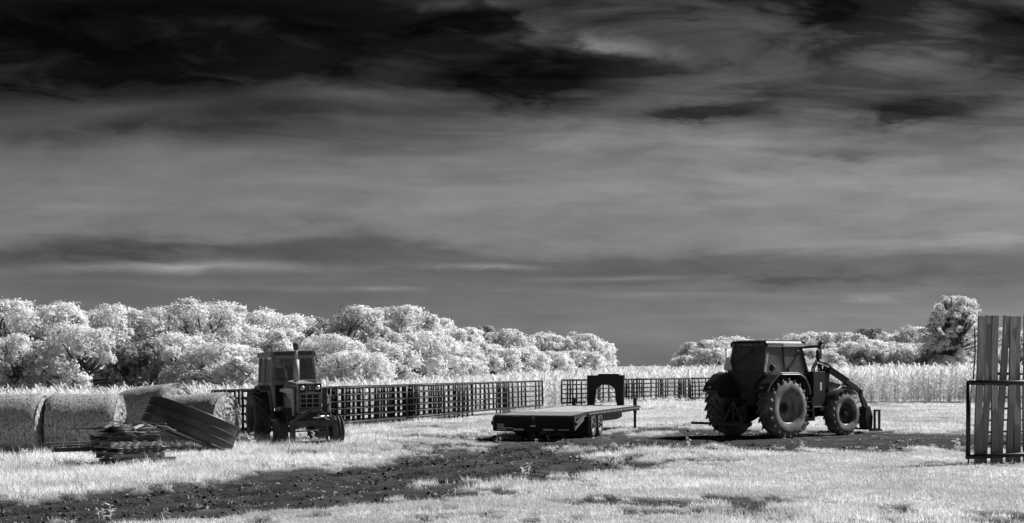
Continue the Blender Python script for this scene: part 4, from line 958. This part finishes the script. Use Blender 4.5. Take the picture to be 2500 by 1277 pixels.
    for s in (1, -1):
        pane([(s*.735, -.38, zg+.02), (s*.735, .47, zg+.02), (s*.69, .41, ze), (s*.69, -.20, ze)], 'side_window'); 
        d = pane([(s*.735, .54, zg-.55), (s*.735, 1.60, zg-.35), (s*.69, 1.28, ze), (s*.69, .49, ze)], 'door_glass'); MB().bb((s*.74, .62, zg+.02), (s*.775, .66, zg+.16)).build('door_handle', K, d)
    pane([(-.68, 1.655, zg), (.68, 1.655, zg), (.64, 1.33, ze-.02), (-.64, 1.33, ze-.02)], 'windscreen')
    # inside the cab
    b = MB(); b.bb((-.26, -.05, 1.55), (.26, .45, 1.72)).loft([[(-.25, -.12, 1.70), (.25, -.12, 1.70), (.25, .02, 1.70), (-.25, .02, 1.70)], [(-.22, -.22, 2.42), (.22, -.22, 2.42), (.22, -.10, 2.42), (-.22, -.10, 2.42)]]); b.build('seat', M['seat'], T, .03)
    b = MB(); tilt = Matrix.Rotation(rad(-28), 3, 'X'); pts = [Vector((.19*math.cos(a), .19*math.sin(a), 0)) for a in np.linspace(0, 2*math.pi, 25)]; b.tube([tilt @ p+Vector((0, .92, 2.10)) for p in pts], .017, 8).tube([(0, .92, 2.10), (0, 1.12, 1.72)], .035, 8).bb((-.2, 1.12, 1.5), (.2, 1.5, 2.0)); b.build('steering_wheel', K, T)
    # roof: rear band with lamps and the maker's name, louvres, pale side
    b = MB(); b.loft([[(-.74, -.36, ze-.02), (.74, -.36, ze-.02), (.74, 1.42, ze-.02), (-.74, 1.42, ze-.02)], [(-.75, -.38, ze+.10), (.75, -.38, ze+.10), (.75, 1.46, ze+.10), (-.75, 1.46, ze+.10)], [(-.68, -.34, zr-.02), (.68, -.34, zr-.02), (.68, 1.34, zr-.02), (-.68, 1.34, zr-.02)], [(-.5, -.1, zr+.02), (.5, -.1, zr+.02), (.5, 1.1, zr+.02), (-.5, 1.1, zr+.02)]]); roof = b.build('roof', K, T, .012)
    letters('roof_lettering', 'VALTRA', .105, M['rim'], roof, Matrix.Translation((-.02, -.386, ze+.055)) @ Matrix.Rotation(math.pi/2, 4, 'X'), .003)
    for x in (-.58, .40, .60): MB().bb((x-.075, -.41, ze+.0), (x+.075, -.37, ze+.10)).build('work_lamp', M['rimd'], roof, .006)
    for s in (1, -1):
        for k in range(8): MB().bb((s*.745, -.30+k*.085, ze+.005), (s*.762, -.30+k*.085+.022, ze+.115)).build('louvre', Lt, roof)
        MB().bb((s*.742, .40, ze-.008), (s*.764, 1.40, ze+.105)).bb((s*.742, -.33, ze-.012), (s*.757, .40, ze+.008)).build('roof_side_panel', Lt, roof, .004)
        MB().lathe([(.055, -.02), (.075, .03), (.075, .07), (.01, .07)], 14, 'Z', (s*.70, 1.42, ze+.09)).build('beacon', K, roof)
    # rear fenders
    for s in (1, -1):
        b = MB(); prof = [(-1.02, 1.42), (-.86, 1.66), (-.52, 1.93), (-.30, 1.99), (.50, 1.99), (.78, 1.86), (.98, 1.58), (1.05, 1.35)]
        inn = [(y*.955+.0, z-.05) for y, z in prof]
        secs = [[(s*.72, y, z), (s*1.34, y, z), (s*1.34, y2, z2), (s*.72, y2, z2)] for (y, z), (y2, z2) in zip(prof, inn)]; b.loft(secs)
        b.prism(prof[:]+[(1.0, 1.2), (-.95, 1.2)], s*.70, s*.735); fd = b.build('fender', M['vfend'], T, .006)
        MB().loft([[(s*.76, y, z+.006), (s*1.28, y, z+.008), (s*1.36, y, z-.055), (s*1.352, y, z-.075), (s*.76, y, z-.004)] for y, z in ((-.32, 1.99), (.50, 1.99), (.64, 1.935), (.78, 1.86), (.88, 1.74))]).build('fender_top', Lt, fd)
        MB().bb((s*.95, -.60, 1.80), (s*1.14, -.535, 1.87)).build('tail_lamp', M['refl'] if s > 0 else K, fd, .008)
        MB().bb((s*1.0, -.99, 1.50), (s*1.12, -.93, 1.56)).build('reflector', M['rim'], fd)
    MB().lathe([(.005, -.03), (.10, -.03), (.115, 0), (.10, .03), (.005, .03)], 20, 'Y', (.90, -.30, 2.13)).build('round_lamp', K, T)
    MB().tube([(.82, -.2, 1.99), (.9, -.28, 2.05)], .02, 6).build('lamp_bracket', K, T)
    # slow-vehicle triangle, left rear post
    b = MB(); b.prism([(-.76, 2.06), (-.80, 2.12), (-.66, 2.46), (-.58, 2.46), (-.44, 2.12), (-.48, 2.06)], -.62, -.612, 'Y'); sg = b.build('warning_triangle', M['smv'], T)
    MB().bar((-.62, -.61, 1.75), (-.62, -.61, 2.10), .03).build('sign_post', K, T)
    MB().tube([(-.97, -.30, 1.95), (-.97, -.32, 2.70)], .018, 8).tube([(-.97, -.31, 2.45), (-.70, -.30, 2.47)], .014, 6).tube([(-.97, -.32, 2.68), (-.97, -.32, 2.74)], .028, 8).build('marker_post', K, T)
    # mirrors on arms
    for s in (1, -1):
        ma = MB().bar((s*.70, 1.36, ze-.03), (s*1.16, 1.62, ze+.01), .06, .08).tube([(s*1.16, 1.62, ze+.01), (s*1.22, 1.66, ze-.01), (s*1.23, 1.66, ze-.38)], .016, 8).build('mirror_arm', K, T)
        MB().loft([[(s*1.10+.06*math.cos(a)*1.1, y, ze-.27+.19*math.sin(a)) for a in np.linspace(0, 2*math.pi, 13)[:-1]] for y in (1.62, 1.70)]).build('mirror', K, ma, .01)
    MB().bar((.66, 1.70, zg-.05), (.55, 1.52, ze-.05), .03, .03).build('front_strut', K, T)
    # exhaust
    MB().tube([(.58, 2.42, 1.2), (.56, 2.44, 1.85), (.50, 2.46, 2.5), (.48, 2.47, 2.78), (.49, 2.52, 2.90), (.53, 2.60, 2.97)], [.10, .10, .048, .05, .052, .052], 14).build('exhaust', K, T)
    # side box with label, ladder steps
    b = MB(); b.bb((.45, 1.66, .92), (.92, 2.22, 2.02)); bx = b.build('side_box', K, T, .015); MB().bb((.921, 1.98, 1.42), (.925, 2.06, 1.68)).build('sticker', M['refl'], bx); MB().bb((.60, 1.62, .895), (.98, 2.30, .918)).build('box_foot', M['rim'], bx)
    b = MB()
    for z in (.55, .82, 1.08): b.bb((.82, 1.06, z-.015), (1.16, 1.36, z+.015))
    b.bb((.84, 1.03, .5), (1.16, 1.06, 1.2)).prism([(1.36, .48), (1.44, .48), (1.36, 1.22), (1.30, 1.22)], .84, 1.16); b.build('step_ladder', K, T)
    # front fenders
    for s in (1, -1):
        b = MB(); ring_arch(b, 2.95, .68, .77, 50, 140, s*.80, s*1.24, .02, 12); b.build('front_fender', M['vfend'], T)
        MB().tube([(s*.5, 2.7, 1.2), (s*1.0, 2.85, 1.45)], .025, 6).build('fender_bracket', K, T)
    # front loader
    for s in (1, -1):
        b = MB(); b.prism([(2.35, .75), (2.75, .75), (2.80, 1.5), (2.86, 2.12), (2.62, 2.18), (2.45, 1.5)], s*.52, s*.62); b.build('loader_mast', K, T, .01)
        b = MB(); b.bar((s*.66, 2.72, 2.08), (s*.66, 4.02, 1.52), .09, .16).bar((s*.66, 3.96, 1.56), (s*.66, 4.36, 1.33), .085, .15).bar((s*.66, 4.30, 1.38), (s*.66, 4.66, .66), .08, .14); b.build('loader_arm', K, T, .008)
        MB().tube([(s*.66, 2.80, 1.25), (s*.66, 3.5, 1.60)], .045, 10).tube([(s*.66, 3.5, 1.60), (s*.66, 3.95, 1.5)], .028, 10).build('lift_cylinder', M['chrome'] if s < 0 else K, T)
        MB().tube([(s*.66, 4.28, 1.45), (s*.66, 4.60, 1.02), (s*.66, 4.76, .80)], .035, 10).lathe([(.01, -.06), (.085, -.06), (.085, .06), (.01, .06)], 14, 'X', (s*.66, 4.34, 1.38)).build('tilt_cylinder', K, T)
    MB().tube([(-.66, 4.1, 1.46), (.66, 4.1, 1.46)], .06, 12).build('loader_cross_tube', K, T)
    b = MB(); b.prism([(4.56, .85), (4.76, .88), (4.92, .55), (4.88, .14), (4.62, .14), (4.52, .5)], .42, .74).prism([(4.56, .85), (4.76, .88), (4.92, .55), (4.88, .14), (4.62, .14), (4.52, .5)], -.74, -.42).bb((-.74, 4.70, .30), (.74, 4.77, .40)); b.build('tool_carrier', K, T, .01)
    b = MB()
    for s in (1, -1): b.bb((s*.78, 4.88, .10), (s*.84, 4.94, .76)).bb((s*.78, 4.88, .70), (s*.84, 5.18, .76)).bb((s*.78, 5.12, .10), (s*.84, 5.18, .76)).bb((s*.78, 4.64, .06), (s*.84, 5.28, .115))
    b.bb((-.82, 4.89, .09), (.82, 4.93, .14)).bb((-.82, 5.13, .09), (.82, 5.17, .14)); b.build('fork_frame', K, T)
    # hydraulic hoses arching from the box to the loader
    for k, (dx_, top) in enumerate(((0, 2.40), (.06, 2.35), (-.06, 2.28))):
        pts = [(.62+dx_, 1.98, 1.95), (.62+dx_, 2.02, 2.14), (.63+dx_, 2.12, top-.03), (.64+dx_, 2.30, top), (.65+dx_, 2.55, top-.06), (.66+dx_, 2.85, 2.12), (.66+dx_, 3.25, 1.95), (.66+dx_, 3.7, 1.76)]
        MB().tube(pts, .022, 7).build('hydraulic_hose', M['rubber'], T)
    MB().tube([(.72, 2.0, 1.98), (.72, 2.06, 2.08), (.72, 2.18, 2.08), (.72, 2.3, 1.9)], .014, 7).build('hydraulic_hose', M['rubber'], T)
    # three-point hitch with an A-frame tool bar
    b = MB()
    for s in (1, -1): b.bar((s*.36, -.2, .70), (s*.42, -1.02, .42), .06, .09).bar((s*.34, -.25, 1.30), (s*.40, -.85, .50), .035).bar((s*.30, -.1, 1.38), (s*.36, -.55, 1.32), .06, .08)
    b.bb((-.16, -.62, .50), (.16, -.30, .95)).bb((-.28, -.42, 1.2), (.28, -.33, 1.5)).tube([(0, -.4, 1.12), (0, -.95, 1.05)], .03, 8); b.build('hitch_linkage', K, T)
    b = MB(); b.bar((-.42, -1.06, .40), (0, -1.02, 1.10), .06, .05).bar((.42, -1.06, .40), (0, -1.02, 1.10), .06, .05).bar((0, -1.04, .40), (0, -1.04, 1.08), .05, .05).bb((-1.72, -1.12, .36), (.75, -1.04, .44)); b.build('tool_bar', M['rimd'], T)
    return T
new_tractor()
# ---------------------------------------------------------------- old tractor facing the camera
def old_tractor():
    th = rad(21); f = Vector((math.sin(th), -math.cos(th), 0)); yaw = math.atan2(f.y, f.x)-math.pi/2
    T = thing('farm_tractor', 'old weathered cab tractor with upright exhaust, parked facing the camera in the weeds', 'tractor', (-6.50, 47.75, -.02), (0, rad(1.4), yaw))
    Pn, D_, Lp = M['ihp'], M['ihd'], M['ihl']
    for s in (1, -1):
        wheel(T, (s*.88, 0, .78), .79, .46, .42, s, 'tyre', 'rimd', lugs=18, dish=.14, lugh=.05, hubr=.13, bolts=8, spin=.15)
        wheel(T, (s*.80, 2.42, .39), .395, .27, .22, s, 'tyre', 'rimd', ribs=3, dish=.04, hubr=.07, bolts=6)
        MB().tube([(s*.28, 2.42, .55), (s*.72, 2.42, .42)], .06, 8).bar((s*.62, 2.40, .30), (s*.62, 2.40, .62), .08, .08).build('front_spindle', D_, T)
    b = MB(); b.bb((-.26, -.5, .55), (.26, 1.0, 1.1)).bb((-.22, .95, .60), (.22, 2.6, .98)); b.build('chassis', D_, T, .02)
    MB().tube([(-.8, 0, .78), (.8, 0, .78)], .12, 14).build('rear_axle', D_, T)
    MB().bb((-.26, 1.05, .95), (.26, 2.3, 1.45)).tube([(.30, 1.2, 1.2), (.30, 2.1, 1.2)], .05, 8).build('engine', D_, T, .02)
    # bonnet, grille and lamps
    b = MB(); b.loft([[(-.30, y, z-.30), (.30, y, z-.30), (.31, y, z-.05), (.25, y, z), (-.25, y, z), (-.31, y, z-.05)] for y, z in ((.85, 1.80), (1.7, 1.76), (2.52, 1.72))]); hood = b.build('bonnet', Pn, T, .012)
    MB().bb((-.12, 2.30, 1.715), (.24, 2.50, 1.732)).build('bonnet_badge', Lp, hood)
    b = MB(); b.bb((-.335, 2.44, 1.46), (.335, 2.68, 1.74)); hd = b.build('lamp_panel', Pn, T, .01)
    for s in (1, -1):
        MB().bb((s*.12, 2.681, 1.485), (s*.31, 2.688, 1.715)).build('lamp_recess', M['grille'], hd); MB().lathe([(.066, 2.689), (.062, 2.700), (.03, 2.712), (.003, 2.715)], 20, 'Y', (s*.215, 0, 1.61)).build('headlight', M['lens'], hd)
    em = MB().bb((-.095, 2.681, 1.50), (.095, 2.687, 1.71)).build('emblem_panel', M['ihd'], hd); MB().bb((-.016, 2.688, 1.56), (.016, 2.697, 1.66)).build('emblem', Lp, em)
    b = MB(); b.bb((-.30, 2.40, 1.02), (.30, 2.60, 1.455)); gb = b.build('grille_block', M['grille'], T)
    g = MB()
    for x in (-.27, -.09, .09, .27): g.bb((x-.011, 2.602, 1.06), (x+.011, 2.616, 1.44))
    for z in (1.06, 1.187, 1.313, 1.44): g.bb((-.276, 2.604, z-.010), (.276, 2.618, z+.010))
    g.build('grille_bars', M['rim'], gb)
    b = MB(); b.bb((-.335, 2.36, 1.0), (-.302, 2.62, 1.46)).bb((.302, 2.36, 1.0), (.335, 2.62, 1.46)).bb((-.335, 2.38, .94), (.335, 2.62, 1.018)); b.build('grille_surround', Pn, T, .006)
    # pale side sheet swinging off the right side, dark sheet on the left
    b = MB(); b.add([(.36, 2.30, 1.60), (.36, 1.10, 1.62), (.36, 1.5, 1.40), (.36, 2.05, 1.22), (.37, 2.2, .75), (.37, 2.34, .75)], [(0, 1, 2, 3, 4, 5)]); o = b.build('side_sheet', Lp, T); o.modifiers.new('t', 'SOLIDIFY').thickness = .03
    b = MB(); b.add([(.40, 2.42, 1.58), (.52, 1.40, 1.58), (.52, 1.40, 1.50), (.40, 2.42, 1.46)], [(0, 1, 2, 3)]); o = b.build('top_sheet', Lp, T); o.modifiers.new('t', 'SOLIDIFY').thickness = .04
    b = MB(); b.bb((-.66, 1.9, .95), (-.34, 1.96, 1.58)).bb((-.66, 1.5, .75), (-.62, 1.96, 1.58)); b.build('side_shield', D_, T); MB().bb((-.50, 1.97, 1.25), (-.40, 2.0, 1.45)).tube([(-.42, 1.98, 1.2), (-.46, 2.0, 1.1), (-.44, 2.0, 1.05)], .05, 8).build('side_filter', M['rim'], T)
    # cab
    zb, zs, ze, zr = 1.02, 1.72, 2.48, 2.66
    b = MB(); b.loft([[(-.62, .05, zb), (.62, .05, zb), (.60, .82, zb), (-.60, .82, zb)], [(-.68, -.75, zs), (.68, -.75, zs), (.64, .84, zs), (-.64, .84, zs)]]); b.build('cab_base', Pn, T, .012)
    b = MB(); cb = [(-.66, -.75), (.66, -.75), (.63, .83), (-.63, .83)]; ct = [(-.63, -.70), (.63, -.70), (.58, .70), (-.58, .70)]
    for (x0, y0), (x1, y1) in zip(cb, ct): b.bar((x0, y0, zs-.05), (x1, y1, ze+.03), .085, .085)
    for s in (1, -1):
        b.bar((s*.665, .02, zs-.05), (s*.625, .02, ze+.03), .09, .05).bar((s*.64, .83, zs+.0), (s*.66, -.75, zs+.0), .06, .09).bar((s*.60, .70, ze), (s*.63, -.70, ze), .06, .08)
    b.bar((-.63, .84, zs+.03), (.63, .84, zs+.03), .07, .12).bar((-.58, .71, ze), (.58, .71, ze), .06, .10).bar((-.64, -.75, zs+.02), (.64, -.75, zs+.02), .06, .1); b.build('cab_frame', Pn, T, .012)
    def pane(pts, nm):
        o = mesh_obj(nm, [Vector(p) for p in pts], [(0, 1, 2, 3)], M['glass'], T); o.modifiers.new('t', 'SOLIDIFY').thickness = .006; return o
    ws_ = pane([(-.60, .855, zs+.08), (.60, .855, zs+.08), (.55, .735, ze-.05), (-.55, .735, ze-.05)], 'windscreen'); MB().bar((-.06, .83, ze-.08), (-.30, .875, zs+.42), .014, .014).build('wiper', D_, ws_)
    for s in (1, -1):
        for y0, y1 in ((-.70, -.05), (.08, .76)): pane([(s*.675, y0, zs+.05), (s*.655, y1, zs+.05), (s*.612, y1-(.06 if y1 > .5 else 0), ze-.05), (s*.632, y0, ze-.05)], 'side_window')
    pane([(-.62, -.765, zs+.06), (.62, -.765, zs+.06), (.58, -.715, ze-.05), (-.58, -.715, ze-.05)], 'rear_window')
    b = MB(); b.loft([[(-.70, -.98, ze-.02), (.70, -.98, ze-.02), (.67, .86, ze+.01), (-.67, .86, ze+.01)], [(-.66, -.92, zr-.05), (.66, -.92, zr-.05), (.64, .84, zr), (-.64, .84, zr)]]); roof = b.build('roof', Pn, T, .02)
    MB().bb((-.54, .842, ze+.04), (.56, .862, ze+.14)).build('roof_vent', M['ihd'], roof)
    b = MB(); b.bb((-.24, -.35, 1.5), (.24, .1, 1.66)).bb((-.24, -.45, 1.6), (.24, -.33, 2.15)); b.build('seat', M['seat'], T, .03)
    b = MB(); pts = [Vector((.2*math.cos(a), .05*math.sin(a), .19*math.sin(a))) for a in np.linspace(0, 2*math.pi, 21)]; b.tube([p+Vector((0, .45, 1.92)) for p in pts], .016, 6).tube([(0, .45, 1.92), (0, .75, 1.7)], .03, 6); b.build('steering_wheel', D_, T)
    # dark lower opening beside the bonnet, door post, step
    MB().bb((.34, .842, 1.06), (.56, .858, 1.68)).build('lower_window', M['grille'], T); MB().bb((-.56, .842, 1.06), (-.34, .858, 1.68)).build('lower_window', M['grille'], T)
    MB().lathe([(.05, .87), (.05, .90), (.03, .92), (.003, .925)], 14, 'Y', (.46, 0, 1.02)).build('cowl_lamp', M['lens'], T)
    for s in (1, -1):
        b = MB(); ring_arch(b, 0, .78, .86, 55, 150, s*.66, s*.92, .03, 10); b.bb((s*.64, -.9, 1.52), (s*.94, -.62, 1.56)); b.prism([(-.72, 1.72), (.30, 1.72), (.62, 1.5), (.78, 1.02), (.70, .95), (.45, 1.4), (.2, 1.62), (-.72, 1.64)], s*.655, s*.69); b.build('fender', Pn, T)
        MB().bb((s*.60, .72, .38), (s*.86, 1.0, .42)).bar((s*.64, .74, .40), (s*.60, .78, 1.05), .03).bar((s*.82, .98, .40), (s*.62, .84, 1.05), .03).build('step', D_, T)
    # exhaust stack with bell cap
    MB().tube([(.10, 1.55, 1.72), (.10, 1.55, 1.78)], .10, 16).tube([(.10, 1.55, 1.76), (.10, 1.55, 2.40)], .082, 18).tube([(.10, 1.55, 2.40), (.10, 1.55, 2.72)], .042, 14).build('exhaust', M['rim'], T)
    MB().lathe([(.045, 2.66), (.075, 2.70), (.085, 2.84), (.075, 2.86), (.005, 2.86)], 18, 'Z', (.10, 1.55, 0)).build('exhaust_cap', M['ihd'], T)
    MB().tube([(.36, 1.2, 1.0), (.46, 1.6, .9), (.44, 2.0, .82), (.36, 2.35, .75)], .022, 7).tube([(.40, 1.1, .8), (.48, 1.7, .72), (.40, 2.2, .62)], .018, 7).build('hydraulic_line', M['rubber'], T)
    MB().tube([(-.72, 2.2, .40), (.72, 2.2, .40)], .02, 8).build('tie_rod', D_, T)
    MB().bb((.29, 1.15, 1.05), (.36, 1.45, 1.35)).tube([(.33, 1.65, 1.05), (.33, 1.65, 1.32)], .06, 12).tube([(.33, 1.85, 1.05), (.33, 1.85, 1.28)], .05, 12).build('oil_filter', M['rim'], T)
    # front implement frame: legs, beam, diagonals, ram
    y = 2.98; b = MB(); b.bb((-.66, y-.05, .56), (.66, y+.05, .72)).bb((.52, y-.06, .02), (.66, y+.06, .60)).bb((-.66, y-.06, .02), (-.54, y+.06, .60))
    b.bar((-.62, y, .68), (-.06, y-.05, 1.06), .09, .06).bar((.62, y, .68), (-.02, y-.05, 1.06), .09, .06).bar((.55, y-.1, .62), (.36, 2.2, .80), .08, .10).bar((-.55, y-.1, .62), (-.36, 2.2, .80), .08, .10).bar((.20, y, .70), (.10, y-.1, 1.0), .03).bar((-.28, y, .70), (-.16, y-.1, 1.0), .03); b.build('implement_frame', D_, T, .006)
    MB().tube([(.02, y+.04, .80), (-.30, y+.04, .82)], .035, 12).tube([(-.30, y+.04, .82), (-.42, y+.04, .825)], .02, 8).build('hydraulic_ram', M['chrome'], T)
    MB().bb((.14, y-.32, .66), (.38, y-.06, .95)).build('front_weight', D_, T, .02)
    MB().bb((-.50, y-.03, .10), (.50, y+.0, .16)).bb((-.4, y-.02, .16), (-.34, y+.02, .56)).build('lower_bar', D_, T)
    return T
old_tractor()
# ---------------------------------------------------------------- steel gate with upright boards at the right
def gate():
    g0 = Vector((9.93, 35.6, 0)); az = rad(57); d = Vector((math.sin(az), math.cos(az), 0)); n = Vector((d.y, -d.x, 0)); L = 4.2
    T = thing('steel_gate', 'dark pipe gate frame standing in the grass, holding the upright boards', 'gate', g0, (0, 0, math.atan2(d.y, d.x)))
    zt, zl = 1.83, .22
    MB().tube([(-.03, 0, zt), (L, 0, zt)], .052, 18).build('top_rail', M['gate'], T)
    MB().tube([(-.09, -.02, zl), (L, -.02, zl)], .050, 18).build('lower_rail', M['gate'], T)
    MB().bb((-.02, -.02, .0), (L, .02, .045)).build('bottom_bar', M['gate'], T)
    MB().tube([(0, .02, .0), (0, .02, zl)], .018, 10).tube([(-.01, .02, zl), (.01, .02, zt)], .050, 16).build('end_post', M['gate'], T)
    MB().tube([(L, .02, .0), (L, .02, zt)], .050, 16).build('end_post', M['gate'], T)
    # second panel standing behind the boards
    B2 = thing('corral_panel', 'thin-railed corral panel standing behind the upright boards', 'corral panel', g0+d*.75-n*.42, (0, 0, math.atan2(d.y, d.x)))
    for k in range(8): MB().tube([(0, 0, .2+k*.26), (3.4, 0, .2+k*.26)], .022 if k < 7 else .032, 8).build('rail', M['gate'], B2)
    for x in (0, 1.2, 2.4, 3.4): MB().tube([(x, 0, 0), (x, 0, 2.03)], .026, 8).build('upright', M['gate'], B2)
    # boards: bottom centre column and top centre column (photo), width, top row
    specs = [(2396.5, 2407, .165, 771, 'leftmost upright board at the gate, standing a little apart'), (2413.5, 2430, .15, 770, 'second upright board from the gate post, dark face'), (2434.5, 2441, .16, 770, 'knotty paler upright board third from the gate post'), (2451, 2470.5, .15, 771, 'upright board fourth from the gate post, leaning right'), (2473, 2485, .155, 772, 'upright board fifth from the gate post'), (2494, 2498, .16, 772, 'upright board sixth from the gate post, at the picture edge'), (2514, 2517, .15, 771, 'upright board just past the picture edge')]
    for i, (xb, xt, w, top, lb) in enumerate(specs):
        def along(px): r = (px-CX)/FPX; return (r*g0.y-g0.x)/(d.x-r*d.y)
        sb, st_ = along(xb), along(xt); base = g0+d*sb-n*(.10+.035*(i % 2)); tp = g0+d*st_-n*(.13+.035*(i % 2)); dep = tp.y
        zt_ = CH-(top-HY)/FPX*dep; a, b_ = base+Vector((0, 0, .05)), tp+Vector((0, 0, zt_))
        zx = (b_-a).normalized(); xx = (d-zx*d.dot(zx)).normalized(); yy = zx.cross(xx); R = Matrix((xx, yy, zx)).transposed()
        Lb = (b_-a).length; wb = w/.62*.80
        vs = []
        for k in range(9):
            z = (k/8-.5)*Lb; bow = .018*math.sin(k*.7+i*2); wv = wb*(1+.05*math.sin(k*1.1+i))
            vs.append([(-wv/2, -.02+bow, z), (wv/2, -.02+bow, z), (wv/2, .02+bow, z), (-wv/2, .02+bow, z)])
        mb = MB().loft(vs); o = mb.build('board', M['wood'], None, .004); o.matrix_world = Matrix.Translation((a+b_)/2) @ R.to_4x4(); tag(o, lb, 'board', 'upright boards at the gate')
    s = along(2397); p = g0+d*s+n*-.2
    tag(MB().tube([p+Vector((-.03, 0, 1.9)), p+Vector((.01, 0, 2.5)), p+Vector((.0, 0, 3.05))], .016, 7).build('thin_pole', M['gate']), 'thin dark pole beside the leftmost upright board', 'pole')
gate()
# ---------------------------------------------------------------- a bird far off
b = MB(); b.lathe([(.005, -.16), (.05, -.08), (.06, 0), (.04, .1), (.005, .17)], 8, 'Y')
b.add([(.02, -.05, .03), (.34, -.10, .12), (.30, .05, .12), (.02, .08, .03)], [(0, 1, 2, 3)]).add([(-.02, -.05, .03), (-.02, .08, .03), (-.30, .05, .12), (-.34, -.10, .12)], [(0, 1, 2, 3)])
o = b.build('bird', M['bird']); o.location = AT(2220, 656, 160); tag(o, 'tiny dark bird flying in the sky above the newer tractor', 'bird')
